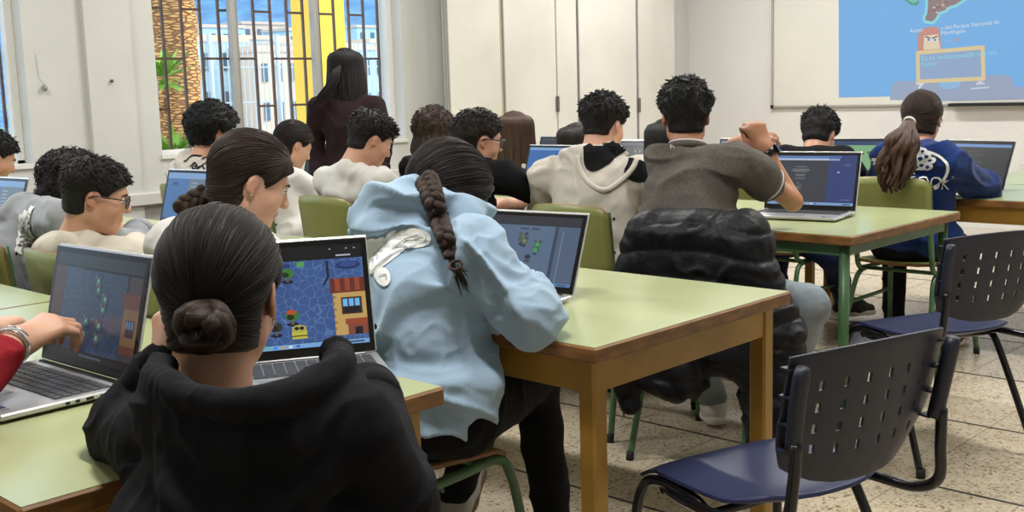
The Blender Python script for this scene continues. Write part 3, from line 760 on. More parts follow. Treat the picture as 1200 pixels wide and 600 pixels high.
mat('port', srgb(10, 10, 12), .5)
mat('black_plastic', srgb(16, 16, 18), .3)
mat('white_paint', srgb(222, 221, 216), .5)
mat('eye_white', srgb(225, 220, 214), .25); mat('iris', srgb(40, 26, 18), .15); mat('brow', srgb(26, 18, 14), .7)
mat('lace', srgb(220, 220, 216), .8)
mat('shoe_black', srgb(28, 28, 30), .6, bump=.2); mat('shoe_white', srgb(205, 203, 198), .6, bump=.2, bscale=300); mat('shoe_grey', srgb(150, 148, 140), .7, bump=.3); mat('sole_white', srgb(222, 220, 214), .55); mat('sole_brown', srgb(96, 76, 58), .6)
mat('black_cloth', srgb(13, 13, 16), .88, bump=.3, bscale=500, spec=.25)
mat('black_hoodie', srgb(19, 19, 23), .92, bump=.45, bscale=420, spec=.2, bump2=.25, b2scale=22)
mat('blue_fleece', srgb(156, 181, 203), .93, bump=.4, bscale=380, sheen=.2, spec=.2, bump2=.3, b2scale=16)
mat('white_print', srgb(240, 240, 236), .75, bump=.2, bscale=500)
mat('print_line', srgb(150, 160, 164), .8)
mat('grey_fleece', srgb(142, 145, 150), .93, bump=.4, bscale=380, sheen=.2, spec=.2, bump2=.25)
mat('cream_fleece', srgb(200, 194, 184), .93, bump=.4, bscale=380, sheen=.2, spec=.2, bump2=.25)
mat('white_tee', srgb(208, 205, 200), .9, bump=.3, bscale=400, spec=.2, bump2=.1)
mat('ecru_tee', srgb(200, 192, 178), .9, bump=.3, bscale=400, spec=.2, bump2=.25)
mat('black_tee', srgb(17, 17, 19), .9, bump=.3, bscale=400, spec=.2, bump2=.25)
mat('grey_polo', srgb(96, 90, 86), .9, bump=.7, bscale=300, var=.16, vscale=160, spec=.2, bump2=.3)
mat('royal_sweat', srgb(22, 46, 100), .93, bump=.4, bscale=380, sheen=.1, spec=.2, bump2=.3)
mat('plum_knit', srgb(38, 24, 28), .95, bump=.6, bscale=260, spec=.2)
mat('red_knit', srgb(132, 18, 30), .93, bump=.5, bscale=300, spec=.2)
mat('grey_jeans', srgb(136, 146, 154), .9, var=.18, vscale=9, bump=.4, bscale=500, spec=.2, bump2=.4)
mat('blue_jeans', srgb(66, 78, 92), .9, var=.2, vscale=12, bump=.4, bscale=500, spec=.2, bump2=.4)
mat('navy_track', srgb(22, 32, 72), .8, spec=.3)
mat('puffer', srgb(11, 12, 17), .5, bump=.5, bscale=90, spec=.28, bump2=.5, b2scale=30)
mat('puffer_lining', srgb(14, 14, 17), .6)
mat('silver', srgb(190, 190, 192), .25, metal=.9)
mat('watch_face', srgb(120, 160, 215), .15, coat=.5)
skin_mat('skin_a', srgb(196, 148, 122)); skin_mat('skin_b', srgb(208, 160, 134)); skin_mat('skin_c', srgb(178, 128, 98))
hair_mat('hair_black', srgb(10, 8, 8), srgb(34, 28, 26), .55, .7)
hair_mat('hair_jet', srgb(8, 8, 9), srgb(28, 24, 24), .55, .6)
hair_mat('hair_brown', srgb(24, 16, 14), srgb(70, 50, 39), .52, .7)
hair_mat('hair_darkbrown', srgb(15, 11, 10), srgb(46, 35, 31), .52, .7)
hair_mat('hair_chestnut', srgb(28, 18, 13), srgb(88, 60, 42), .52, .7)
hair_mat('hair_plum', srgb(8, 6, 8), srgb(26, 19, 22), .68, .5)
def lens_mat():
    m = bpy.data.materials.new('lens'); m.use_nodes = True; b = m.node_tree.nodes['Principled BSDF']
    b.inputs['Base Color'].default_value = (.95, .97, 1, 1); b.inputs['Roughness'].default_value = .03; b.inputs['Alpha'].default_value = .18; MATS['lens'] = m
lens_mat()
def wall_mat(name, c, c2, sc=1.2, rough=.75):
    m = mat(name, c, rough, col2=c2, vscale=sc, bump=.25, bscale=60, detail=6, bump2=.2, b2scale=5, spec=.3); return m
wall_mat('wall_white', srgb(197, 196, 192), srgb(207, 206, 202)); wall_mat('wall_front', srgb(212, 211, 209), srgb(219, 218, 215))
wall_mat('door_paint', srgb(206, 202, 192), srgb(217, 214, 205), 1.6, .45)
mat('trunking', srgb(208, 206, 200), .5); mat('seam_grey', srgb(150, 149, 146), .5); mat('seam_dark', srgb(92, 88, 82), .6); mat('stain', srgb(190, 172, 136), .7)
mat('ceiling_white', srgb(225, 224, 220), .9)
mat('grille', srgb(82, 54, 44), .5, var=.2, vscale=20)
mat('frame_alu', srgb(170, 166, 160), .4, metal=.3); mat('frame_white', srgb(222, 220, 216), .5)

def floor_mat():
    m = bpy.data.materials.new('terrazzo'); m.use_nodes = True; nt = m.node_tree; N = nt.nodes; L = nt.links; b = N['Principled BSDF']
    t = N.new('ShaderNodeTexCoord')
    v = N.new('ShaderNodeTexVoronoi'); v.inputs['Scale'].default_value = 120; L.new(t.outputs['Object'], v.inputs['Vector'])
    w = N.new('ShaderNodeTexWhiteNoise'); L.new(v.outputs['Position'], w.inputs['Vector'])
    r = N.new('ShaderNodeValToRGB'); r.color_ramp.interpolation = 'CONSTANT'; E = r.color_ramp.elements
    E[0].position = 0; E[0].color = (*srgb(190, 174, 148), 1); E[1].position = .2; E[1].color = (*srgb(208, 194, 168), 1)
    for p, c in ((.45, srgb(218, 205, 180)), (.7, srgb(198, 182, 154)), (.80, srgb(216, 206, 188)), (.91, srgb(150, 126, 98)), (.965, srgb(116, 94, 74))):
        e = E.new(p); e.color = (*c, 1)
    L.new(w.outputs['Value'], r.inputs['Fac'])
    n = N.new('ShaderNodeTexNoise'); n.inputs['Scale'].default_value = 1.5; L.new(t.outputs['Object'], n.inputs['Vector'])
    mx = N.new('ShaderNodeMix'); mx.data_type = 'RGBA'; mx.blend_type = 'MULTIPLY'; mx.inputs[0].default_value = .25
    L.new(r.outputs['Color'], mx.inputs[6]); L.new(n.outputs['Color'], mx.inputs[7]); 
    rr = N.new('ShaderNodeValToRGB'); rr.color_ramp.elements[0].color = (.75, .75, .75, 1); L.new(n.outputs['Fac'], rr.inputs['Fac']); L.new(rr.outputs['Color'], mx.inputs[7])
    L.new(mx.outputs[2], b.inputs['Base Color']); b.inputs['Roughness'].default_value = .28; b.inputs['Specular IOR Level'].default_value = .5
    MATS['terrazzo'] = m
floor_mat(); mat('joint_dark', srgb(42, 40, 42), .4); mat('joint_fine', srgb(150, 134, 112), .5)

XW, YB, XR, YR, ZC = -6.0, 8.75, 1.9, -1.9, 3.15
def plane_slab(name, lo, hi, m, kind=True):
    b = MB(); lo = V(*lo); hi = V(*hi); b.box((lo+hi)/2, hi-lo, MATS[m]); o = b.build(name)
    if kind: struct(o)
    return o
def build_room():
    plane_slab('floor', (XW-.3, YR-.15, -.1), (XR+.15, YB+.15, 0), 'terrazzo')
    b = MB(); y = 2.59-.7*6
    while y < YB: 
        if y > YR: b.box(((XW+XR)/2, y, .0006), (XR-XW, .011, .0012), MATS['joint_dark'])
        y += .7
    o = b.build('floor_joint'); struct(o); o.name = 'trim_1'
    b = MB(); x = -1.80-.35*12
    while x < XR:
        if x > XW: b.box((x, (YB+YR)/2, .0003), (.003, YB-YR, .0006), MATS['joint_fine'])
        x += .35
    o = b.build('trim_2'); struct(o)
    plane_slab('ceiling', (XW-.3, YR-.15, ZC), (XR+.15, YB+.15, ZC+.1), 'ceiling_white')
    plane_slab('wall_front', (XW, YB, 0), (XR, YB+.15, ZC), 'wall_front')
    plane_slab('wall_right', (XR, YR, 0), (XR+.15, YB, ZC), 'wall_white')
    plane_slab('wall_rear', (XW, YR-.15, 0), (XR, YR, ZC), 'wall_white')
    # window wall with openings (y0,y1) z .92..2.6
    ops = [(-1.45, .30), (.72, 2.60), (3.36, 5.25)]; z0, z1 = .915, 2.65; t = .26; b = MB(); W = MATS['wall_white']
    ys = [YR]+[k for o_ in ops for k in o_]+[YB]
    for i in range(0, len(ys), 2): b.box((XW-t/2, (ys[i]+ys[i+1])/2, ZC/2), (t, ys[i+1]-ys[i], ZC), W)
    for a, c in ops:
        b.box((XW-t/2, (a+c)/2, z0/2), (t, c-a, z0), W); b.box((XW-t/2, (a+c)/2, (z1+ZC)/2), (t, c-a, ZC-z1), W)
    struct(b.build('wall_left'))
    # shallow pillars seen beside the first window
    plane_slab('trim_3', (XW, 2.93, 0), (XW+.035, 3.20, ZC), 'wall_white')
    # windows
    for i, (a, c) in enumerate(ops):
        b = MB(); fw = .045; xf = XW-.13; Wf = MATS['frame_white']; A = MATS['frame_alu']
        b.box((xf, a+fw/2, (z0+z1)/2), (.06, fw, z1-z0), Wf); b.box((xf, c-fw/2, (z0+z1)/2), (.06, fw, z1-z0), Wf)
        b.box((xf, (a+c)/2, z0+fw/2), (.06, c-a, fw), Wf); b.box((xf, (a+c)/2, z1-fw/2), (.06, c-a, fw), Wf)
        n = 3
        for k in range(1, n):
            y = a+(c-a)*k/n; b.box((xf, y-.022, (z0+z1)/2), (.045, .035, z1-z0-.05), A); b.box((xf-.03, y+.016, (z0+z1)/2), (.045, .03, z1-z0-.05), A)
        w = struct(b.build('window_%d' % (i+1), bevel=.004))
        b = MB(); b.box((XW-.12, (a+c)/2, z0+.012), (.27, c-a+.02, .024), Wf); s_ = struct(b.build('window_sill', w))
        b = MB(); b.box((xf, (a+c)/2, (z0+z1)/2), (.004, c-a-.06, z1-z0-.06), MATS['pane']); struct(b.build('window_pane', w))
        b = MB(); y = a+(c-a)/n; b.box((xf+.035, a+.045, 1.33), (.02, .022, .09), A); struct(b.build('window_latch', w, bevel=.003))
        # security grille outside
        xg = XW-.20; G = MATS['grille']; b = MB(); yy = []; N_ = 15
        for k in range(N_): y = a+.045+(c-a-.09)*k/(N_-1); yy.append(y); b.box((xg, y, (z0+z1)/2), (.016, .014, z1-z0), G)
        for k in range(N_-1):
            if k % 2 == 0:
                for z in (1.80, 1.20): b.box((xg, (yy[k]+yy[k+1])/2, z), (.014, yy[k+1]-yy[k], .014), G)
            else: b.box((xg, (yy[k]+yy[k+1])/2, 2.2), (.014, yy[k+1]-yy[k], .014), G)
        for k in range(N_-1):
            if k % 2 == 1: b.box((xg, (yy[k]+yy[k+1])/2, 1.503), (.014, yy[k+1]-yy[k], .014), G)
            elif k % 4 == 0: b.box((xg, (yy[k]+yy[k+1])/2, 1.503), (.014, yy[k+1]-yy[k], .014), G)
        struct(b.build('window_grille', w))
    # wall shelf-like trunking
    b = MB(); b.box((XW+.03, (YR+5.3)/2, .695), (.06, 5.3-YR, .07), MATS['trunking']); struct(b.build('trim_4', bevel=.006))
    b = MB(); b.box(((XW+XR)/2+1.5, YB-.03, .56), (XR-XW-3.0, .06, .09), MATS['trunking']); struct(b.build('trim_5', bevel=.006))
    b = MB(); b.box((XW+.012, (YR+5.6)/2, .05), (.024, 5.6-YR, .1), MATS['trunking']); struct(b.build('baseboard_left'))
    b = MB(); b.box(((XW+XR)/2, YB-.012, .05), (XR-XW, .024, .1), MATS['trunking']); struct(b.build('baseboard_front'))
    # small wall fittings
    b = MB(); b.sphere((XW+.015, 2.69, 1.34), (.02, .014, .02), MATS['seam_grey']); b.tube(catmull([(XW+.01, 2.69, 1.36), (XW+.006, 2.668, 1.40), (XW+.006, 2.66, 1.52)], 8), .0012, MATS['seam_grey'], 6)
    tag(b.build('wall_hook'), 'small grey hook with a wire on the wall right of the left window', 'hook')
    b = MB(); b.sphere((XW+.045, 3.06, 1.37), (.012, .010, .010), MATS['seam_dark']); tag(b.build('wall_plug'), 'tiny dark wall plug in the white pillar left of the barred window', 'wall plug')
    # tall built-in cupboard along the window wall
    base = (XW, 6.9, 0); r = empty('built_in_cupboard', base, 0, 'floor to ceiling off-white cupboard of tall flat doors beyond the window', 'cupboard')
    def part(b, n, p=None, bev=0):
        o = b.build(n, bevel=bev); o.parent = p or r
        if p is None: o.matrix_parent_inverse = Matrix.Translation(-Vector(base))
        return o
    b = MB(); b.box((XW+.125, 6.9, ZC/2-.005), (.24, 2.54, ZC-.02), MATS['door_paint']); part(b, 'carcass')
    xd = XW+.255; seams = [5.66, 6.27, 6.96, 7.14, 7.93, 8.16]
    # widths follow the seams seen in front of the carcass
    xf = XW+.262
    ys_ = [atX_(x, y, xf)[1] for x, y in ((526, 130), (591, 130), (654, 150), (678, 130), (747, 130), (766, 120))]
    for k in range(5):
        a, c = ys_[k]+.008, ys_[k+1]-.008
        b = MB(); b.box((XW+.250, (a+c)/2, ZC/2), (.025, c-a, ZC-.06), MATS['door_paint']); part(b, 'door' if c-a > .3 else 'filler_panel', bev=.002)
    for k in (0, 1, 3, 4):
        b = MB(); b.box((XW+.243, ys_[k], ZC/2), (.014, .030, ZC-.04), MATS['seam_grey']); b.box((XW+.262, ys_[k]+.012, ZC/2), (.012, .010, ZC-.06), MATS['seam_grey']); part(b, 'seam_strip')
    b = MB(); b.box((XW+.2635, ys_[1]-.018, ZC/2), (.003, .012, ZC-.1), MATS['stain']); part(b, 'edge_band')
    for y, z, hgt in ((ys_[0]+.02, 1.02, .08), (ys_[2]-.01, 1.14, .12), (ys_[4]+.01, 1.10, .12)):
        b = MB(); b.box((XW+.275, y, z), (.022, .022, hgt), MATS['seam_dark'], bev=.004); part(b, 'latch')
    # whiteboard
    xl = -5.115; xr = -1.2; zb, zt = 1.045, 2.35; yb = YB
    r2 = empty('whiteboard', ((xl+xr)/2, YB, zb), 0, 'large framed whiteboard on the front wall carrying the projected picture', 'whiteboard')
    def wp(b, n, bev=0):
        o = b.build(n, bevel=bev); o.parent = r2; o.matrix_parent_inverse = Matrix.Translation(-Vector(((xl+xr)/2, YB, zb))); return o
    b = MB(); b.box(((xl+xr)/2, yb-.012, (zb+zt)/2), (xr-xl, .016, zt-zb), MATS['board_white']); wp(b, 'writing_surface')
    b = MB(); f_ = .018
    for p, d in ((((xl+xr)/2, yb-.018, zb), (xr-xl, .034, f_)), (((xl+xr)/2, yb-.018, zt), (xr-xl, .034, f_)), ((xl, yb-.018, (zb+zt)/2), (f_, .034, zt-zb)), ((xr, yb-.018, (zb+zt)/2), (f_, .034, zt-zb))): b.box(p, d, MATS['frame_alu'])
    wp(b, 'board_frame', .003)
    for x in (xl, xr):
        for z in (zb, zt):
            b = MB(); b.box((x, yb-.02, z), (.032, .040, .032), MATS['port'], bev=.006); wp(b, 'corner_cap')
    b = MB(); b.box((-2.68, yb-.055, zb-.002), (1.72, .085, .024), MATS['port']); wp(b, 'pen_tray')
    build_projection(xl, xr, zb, zt)
def atX_(x, y, X): r = ray(x, y); return CAM+r*X/r[0]
def atY_(x, y, Y): r = ray(x, y); return CAM+r*Y/r[1]

def build_projection(xl, xr, zb, zt):
    y0 = YB-.0215
    b = MB(); a = glow('proj_sky', srgb(128, 178, 226), .92)
    m = bpy.data.materials['proj_sky']; nt = m.node_tree; N = nt.nodes; L = nt.links
    t = N.new('ShaderNodeTexCoord'); s = N.new('ShaderNodeSeparateXYZ'); L.new(t.outputs['Object'], s.inputs[0]); r = N.new('ShaderNodeValToRGB'); mp = N.new('ShaderNodeMapRange')
    mp.inputs[1].default_value = -.1; mp.inputs[2].default_value = 1.2; L.new(s.outputs['Z'], mp.inputs[0]); L.new(mp.outputs[0], r.inputs[0])
    r.color_ramp.elements[0].color = (*srgb(158, 184, 222), 1); r.color_ramp.elements[1].color = (*srgb(120, 180, 234), 1); L.new(r.outputs[0], N['Principled BSDF'].inputs['Emission Color'])
    g = lambda n, c, k=.9: glow('proj_'+n, srgb(*c), k)
    x0, z0, x1 = -4.49, 1.115, -1.62
    def P(px, py, lift): p = atY_(px, py, y0-lift); return (p[0], y0-lift, p[2])
    b.poly([(x0, y0, z0), (x1, y0, z0), (x1, y0, 2.32), (x0-.02, y0, 2.32)], a)
    def pl(pts, m, k): b.poly([P(x, y, k*.0006) for x, y in pts], m)
    def line(pts, w, m, k):
        q = [np.array(P(x, y, k*.0006)) for x, y in pts]
        for i in range(len(q)-1):
            u = nrm(q[i+1]-q[i]); n_ = np.cross(u, V(0, 1, 0))*w/2; b.poly([q[i]-n_-u*w*.3, q[i+1]-n_+u*w*.3, q[i+1]+n_+u*w*.3, q[i]+n_-u*w*.3], m)
    land = g('land', (150, 128, 130)); cy = g('cyan', (150, 232, 246), .8)
    gy = g('grey', (158, 172, 198), .9)
    # grey rounded band along the bottom
    band = [(1043, 116), (1045, 101), (1052, 96), (1075, 96), (1140, 91), (1176, 88), (1186, 92), (1190, 103), (1200, 103), (1200, 117), (1100, 119.5), (1043, 118)]
    pl([(x, y-1) for x, y in band], gy, 1)
    coast = [(1084, -14), (1086, 4), (1085, 15), (1082.5, 21), (1084, 25.5), (1093, 27), (1098, 22), (1101, 16), (1109, 13), (1113, 9), (1120, 7), (1126, 3), (1131, 0), (1136, -12)]
    pl(coast, land, 1); line(coast, .022, cy, 2)
    for i in range(16):
        rg = random.Random(i); x, y = 1090+rg.random()*30, -8+rg.random()*22
        if y < 22-(x-1090)*.55: pl([(x, y), (x+3.2, y+.6), (x+2.6, y+2.6), (x-.6, y+2)], g('land%d' % (i % 3), ((176, 150, 140), (128, 108, 108), (205, 190, 180))[i % 3]), 2)
    line([(1062, 0), (1068, 4), (1074, 5), (1076, 2)], .02, g('teal', (90, 160, 150)), 1); pl([(1060, -8), (1064, 1), (1070, 4), (1075, 2), (1074, -8)], g('tealf', (128, 196, 178)), 1)
    # speaker figure: plain rounded head and hair
    hair_ = g('salmon', (206, 148, 136)); face = g('cream', (232, 214, 184)); 
    pl([(1075, 62), (1075.5, 42), (1079, 35), (1086, 32), (1096, 31), (1101, 34), (1102, 44), (1103, 58)], hair_, 3)
    pl([(1082, 58.5), (1083, 42), (1099, 40), (1102, 57)], face, 4)
    for cx in (1087.6, 1095.4): pl([(cx+3.2*math.cos(a), 46.6+2.6*math.sin(a)) for a in np.linspace(0, 6.28, 11)[:-1]], g('white', (235, 240, 248), .8), 5); pl([(cx+.3+1.3*math.cos(a), 46.8+1.3*math.sin(a)) for a in np.linspace(0, 6.28, 9)[:-1]], g('ink', (80, 96, 130)), 6)
    line([(1085, 43), (1090, 45)], .01, g('ink', (80, 96, 130)), 6); line([(1093, 45), (1098, 42.5)], .01, g('ink', (80, 96, 130)), 6)
    box_ = g('box', (150, 174, 208), .9); fr_ = g('frame', (226, 206, 160), .9)
    pl([(1075, 62), (1151.5, 55), (1153, 92), (1076, 95.5)], box_, 7); line([(1075.5, 62), (1151.5, 55.5), (1152.5, 92), (1076, 95.5), (1075.5, 62)], .030, fr_, 8)
    pl([(1100, 97), (1126, 95), (1125, 101), (1119, 104), (1107, 104.5), (1102, 102)], g('pill', (150, 190, 228), .9), 2)
    # writing
    def txt(s_, px, py, size, m, k):
        pts, fs = text2(s_, size); o_ = np.array(P(px, py, k*.0006)); sl = -.052+.05
        w = pts[:, 0].max()-pts[:, 0].min(); pts[:, 0] -= pts[:, 0].min()
        # image is projected slightly rotated
        A = math.radians(2.6); b.add([(o_[0]+(x*math.cos(A)-y*math.sin(A)), o_[1], o_[2]+x*math.sin(A)+y*math.cos(A)) for x, y in pts], fs, m)
    W_ = g('white', (235, 240, 248), .8); C_ = g('cyan', (150, 232, 246), .8)
    txt('Se ha desbloqueado una isla', 1080, 71.5, .052, C_, 9); txt('nueva!', 1080, 77.8, .052, C_, 9)
    txt('Ascen', 1066, 38.5, .044, W_, 9); txt('s del Parque Nacional de', 1103, 35, .044, W_, 9); txt('Monfragüe', 1103, 41, .044, W_, 9); txt('. . . .', 1103, 49.5, .05, W_, 9)
    pl([(1119, 46), (1121.5, 44), (1123, 47), (1120.5, 49)], g('orange', (214, 150, 120)), 9)
    for i in range(6): pl([(1144+i*1.7, 99.5-i*.1), (1145.2+i*1.7, 99.4-i*.1), (1145.2+i*1.7, 94+abs(i-2.5)*1.2), (1144+i*1.7, 94.2+abs(i-2.5)*1.2)], W_, 3)
    line([(1138, 103.8), (1159, 102.4)], .012, g('pale', (200, 214, 232)), 3); line([(1074, 97.5), (1080, 99), (1077, 103)], .016, W_, 3); line([(1082, 98), (1078, 101)], .014, W_, 3)
    o = b.build('projected_picture', smooth=False); tag(o, 'blue projected picture of a map with a speech box on the whiteboard', 'projection')

# ---------------------------------------------------------------- furniture
def table(name_label, x0, x1, y0, y1, style='wood', z=.74, rot=0, group=None, inset=.03):
    cx, cy = (x0+x1)/2, (y0+y1)/2; r = empty('school_table', (cx, cy, 0), math.radians(rot), name_label, 'table', group)
    w, d = x1-x0, y1-y0; Lm = MATS['laminate']; E_ = MATS['wood_edge']; F = MATS['mustard' if style == 'wood' else 'green_steel']
    b = MB(); b.box((0, 0, z-.016), (w, d, .032), E_, bev=.004); b.box((0, 0, z-.0005), (w-.008, d-.008, .003), Lm); b.build('tabletop', r)
    ht = .075 if style == 'wood' else .04; tk = .02; q = .045 if style == 'wood' else .036
    b = MB(); zc = z-.032-ht/2
    for s in (-1, 1):
        b.box((0, s*(d/2-inset-tk/2-.005), zc), (w-2*inset-q, tk, ht), F); b.box((s*(w/2-inset-tk/2-.005), 0, zc), (tk, d-2*inset-q, ht), F)
    b.build('apron', r, bevel=.003)
    for sx in (-1, 1):
        for sy in (-1, 1):
            b = MB(); px, py = sx*(w/2-inset-q/2), sy*(d/2-inset-q/2); hh = z-.033
            if style == 'wood': b.box((px, py, hh/2+.005), (q, q, hh-.01), F, bev=.006)
            else: b.tube([(px, py, .01), (px, py, hh)], q/2, F, 16)
            l = b.build('leg', r); b = MB(); b.box((px, py, .006), (q*.95, q*.95, .012), MATS['rubber'], bev=.003); b.build('foot_cap', l)
    return r

def arc_panel(w, h, depth, n=14, m_=8, top=.012, r=.02):
    """curved panel in local coords: x across, z up, bowed backwards (-y) in the middle"""
    v = []; us = np.linspace(-1, 1, n); ts = np.linspace(0, 1, m_)
    for t in ts:
        for u in us:
            e = 1-abs(u); rr = 0
            zz = t*h+(top*(1-u*u) if t > .5 else -top*.5*(1-u*u)*(1-2*t)); 
            edge = min(1, e*w/2/r) if e*w/2 < r else 1
            c = r*(1-math.sqrt(max(0, 1-(1-edge)**2)))
            zz = zz-c if t > .5 else zz+c*(1-2*t)
            v.append((u*w/2, -depth*(1-u*u), zz))
    f = [(i*n+j, i*n+j+1, (i+1)*n+j+1, (i+1)*n+j) for i in range(m_-1) for j in range(n-1)]
    return v, f
def solid(o, t, off=0, rim=None, bev=.002):
    m = o.modifiers.new('s', 'SOLIDIFY'); m.thickness = t; m.offset = off
    if rim is not None: m.material_offset_rim = rim
    if bev: k = o.modifiers.new('b', 'BEVEL'); k.width = bev; k.segments = 2; k.limit_method = 'ANGLE'; k.angle_limit = math.radians(50)
    return o
def green_chair(label, x, y, rot, group='green school chairs with olive seats', z_top=.84, seat_z=.45):
    """origin under the backrest centre; the chair looks along local +Y"""
    r = empty('school_chair', (x, y, 0), math.radians(rot), label, 'chair', group); G = MATS['green_steel']; w = .36; dep = .38
    # seat
    b = MB(); n = 12; vs = []; fs = []
    for j in range(9):
        t = j/8; yy = .01+t*dep; hw = (.165+.02*t); dz = .012*math.cos(t*math.pi)-(.018 if t > .95 else 0)
        for i in range(n): u = -1+2*i/(n-1); vs.append((u*hw, yy-(.02*abs(u)**4 if t > .9 else 0), seat_z+dz*.8+.008*u*u))
    fs = [(j*n+i, j*n+i+1, (j+1)*n+i+1, (j+1)*n+i) for j in range(8) for i in range(n-1)]
    b.add(vs, fs, MATS['olive_ply'], True); o = b.build('seat', r); o.data.materials.append(MATS['wood_edge']); solid(o, .012, -1, 1, 0)
    # backrest
    b = MB(); v, f = arc_panel(w, .24, .030); tilt = .055
    v = [(p[0], p[1]-.012-tilt*(p[2]/.24)*.55, z_top-.25+p[2]) for p in v]; b.add(v, f, MATS['olive_ply'], True); o = b.build('backrest', r); o.data.materials.append(MATS['wood_edge']); solid(o, .011, 0, 1, 0)
    for s in (-1, 1):
        xs = s*.170
        b = MB(); b.tube(catmull([(xs*.98, dep-.03, seat_z-.03), (xs, dep*.55, seat_z-.035), (xs, .07, seat_z-.032), (xs*1.0, .025, seat_z-.01), (xs*1.0, .010, seat_z+.05), (xs*1.0, -.010, z_top-.22), (xs*.99, -.030, z_top-.025)], 34), .0115, G, 12); b.build('upright', r)
        b = MB(); b.tube(catmull([(xs*.98, dep*.8, seat_z-.03), (xs*1.02, dep-.03, seat_z-.032), (xs*1.06, dep-.005, seat_z-.055), (xs*1.12, dep+.02, seat_z-.16), (xs*1.22, dep+.06, .012)], 26), .0115, G, 12); l = b.build('leg', r)
        b = MB(); b.tube([(xs*1.215, dep+.057, .03), (xs*1.222, dep+.061, 0)], .0135, MATS['rubber'], 10); b.build('foot_cap', l)
        b = MB(); b.tube(catmull([(xs, .12, seat_z-.034), (xs*1.02, .03, seat_z-.06), (xs*1.10, -.02, .26), (xs*1.22, -.085, .012)], 22), .0115, G, 12); l = b.build('leg', r)
        b = MB(); b.tube([(xs*1.215, -.083, .03), (xs*1.222, -.087, 0)], .0135, MATS['rubber'], 10); b.build('foot_cap', l)
        b = MB(); b.tube([(xs*1.11, -.02, .27), (xs*1.13, dep+.02, .27)], .009, G, 10); b.build('stretcher', r)
        for z in (z_top-.05, z_top-.17):
            b = MB(); b.sphere((xs*.99, .004, z), (.007, .003, .007), MATS['port'], 8); b.build('screw', r)
    b = MB(); b.tube([(-.17, .09, seat_z-.035), (.17, .09, seat_z-.035)], .009, G, 10); b.build('crossbar', r)
    b = MB(); b.tube([(-.17, dep-.07, seat_z-.035), (.17, dep-.07, seat_z-.035)], .009, G, 10); b.build('crossbar', r)
    return r
def plastic_chair(label, x, y, rot):
    r = empty('plastic_chair', (x, y, 0), math.radians(rot), label, 'chair', 'navy plastic chairs with black tube frames'); B = MATS['black_tube']
    # seat: local +Y is forward, backrest at y=-.20
    n, m_ = 17, 15; vs = []
    for j in range(m_):
        t = j/(m_-1); yy = -.185+t*.43
        for i in range(n):
            u = -1+2*i/(n-1); hw = .215+.012*math.sin(t*math.pi)-(.055*max(0, (.22-t)/.22)**2)
            dz = .020*max(0, (.3-t)/.3)**2-.030*max(0, (t-.80)/.20)**2-.014*(1-u*u)*math.sin(min(1, t*1.2)*math.pi)+.006*abs(u)**3
            vs.append((u*hw, yy-(.03*abs(u)**3 if t > .85 else 0)+(.035*abs(u)**2.5*(1-t)**3), .445+dz))
    fs = [(j*n+i, j*n+i+1, (j+1)*n+i+1, (j+1)*n+i) for j in range(m_-1) for i in range(n-1)]
    b = MB(); b.add(vs, fs, MATS['navy_plastic'], True); s = solid(b.build('seat', r), .009, -1, None, .002)
    b = MB()
    for q in (-.5, -.17, .17, .5): b.box((q*.3, .17, .4285), (.02, .003, .002), MATS['navy_dark'])
    # backrest with slots
    us = [-1]; 
    cx = [-.66, -.40, -.14, .14, .40, .66]
    for c in cx: us += [c-.022, c+.022]
    us += [1]; us = sorted(set([-1, -.93, -.84]+us+[.84, .93, 1])); tz = [0, .06]; cz = [.27, .43, .59, .75]
    for c in cz: tz += [c-.035, c+.035]
    tz += [.86, .95, 1.0]; tz = sorted(tz); Hh = .285; vs = []; 
    for t in tz:
        for u in us:
            hw = .225*(1-.16*max(0, (.5-t)/.5)**2.2); zz = .505+t*Hh+ (.045*abs(u)**3*(1-t)**2)+.014*(1-u*u)*t
            vs.append((u*hw, -.215-.05*t-.040*(1-u*u)+.012*(1-t)**2, zz))
    fs = []; nu = len(us)
    for j in range(len(tz)-1):
        for i in range(nu-1):
            uc = (us[i]+us[i+1])/2; tc = (tz[j]+tz[j+1])/2
            if any(abs(uc-c) < .02 for c in cx) and any(abs(tc-c) < .03 for c in cz): continue
            fs.append((j*nu+i, j*nu+i+1, (j+1)*nu+i+1, (j+1)*nu+i))
    b = MB(); b.add(vs, fs, MATS['navy_dark'], True); bk = solid(b.build('backrest', r), .007, 0, None, .0015)
    for q in (-1, 1):
        b = MB(); b.tube(catmull([(q*.212, -.262, .60), (q*.219, -.280, .70), (q*.221, -.296, .775)], 10), np.array([.017]*9+[.013]), MATS['navy_dark'], 12)
        for k in range(4): b.box((q*.212, -.245-.012*k/3, .60+k*.055), (.030, .030, .004), MATS['navy_dark'])
        b.build('sleeve', bk)
        # arm tube: under the seat, up into the backrest
        b = MB(); b.tube(catmull([(q*.200, .15, .412), (q*.228, .06, .414), (q*.235, -.10, .416), (q*.236, -.20, .424), (q*.230, -.262, .462), (q*.220, -.272, .54), (q*.216, -.276, .62)], 36), .0125, B, 12); b.build('back_tube', r)
        b = MB(); b.tube(catmull([(q*.255, .235, .012), (q*.232, .215, .30), (q*.222, .195, .395), (q*.218, .150, .424), (q*.218, .06, .426), (q*.220, -.02, .405), (q*.228, -.07, .33), (q*.250, -.215, .012)], 60), .0125, B, 12); l = b.build('leg_loop', r)
        for yy, xx in ((.236, .256), (-.217, .2505)):
            b = MB(); b.tube([(q*xx, yy, .03), (q*xx, yy, 0)], .0155, MATS['rubber'], 12); b.build('foot_cap', l)
    for yy in (.13, -.04): b = MB(); b.tube([(-.218, yy, .408), (.218, yy, .408)], .010, B, 10); b.build('crossbar', r)
    return r

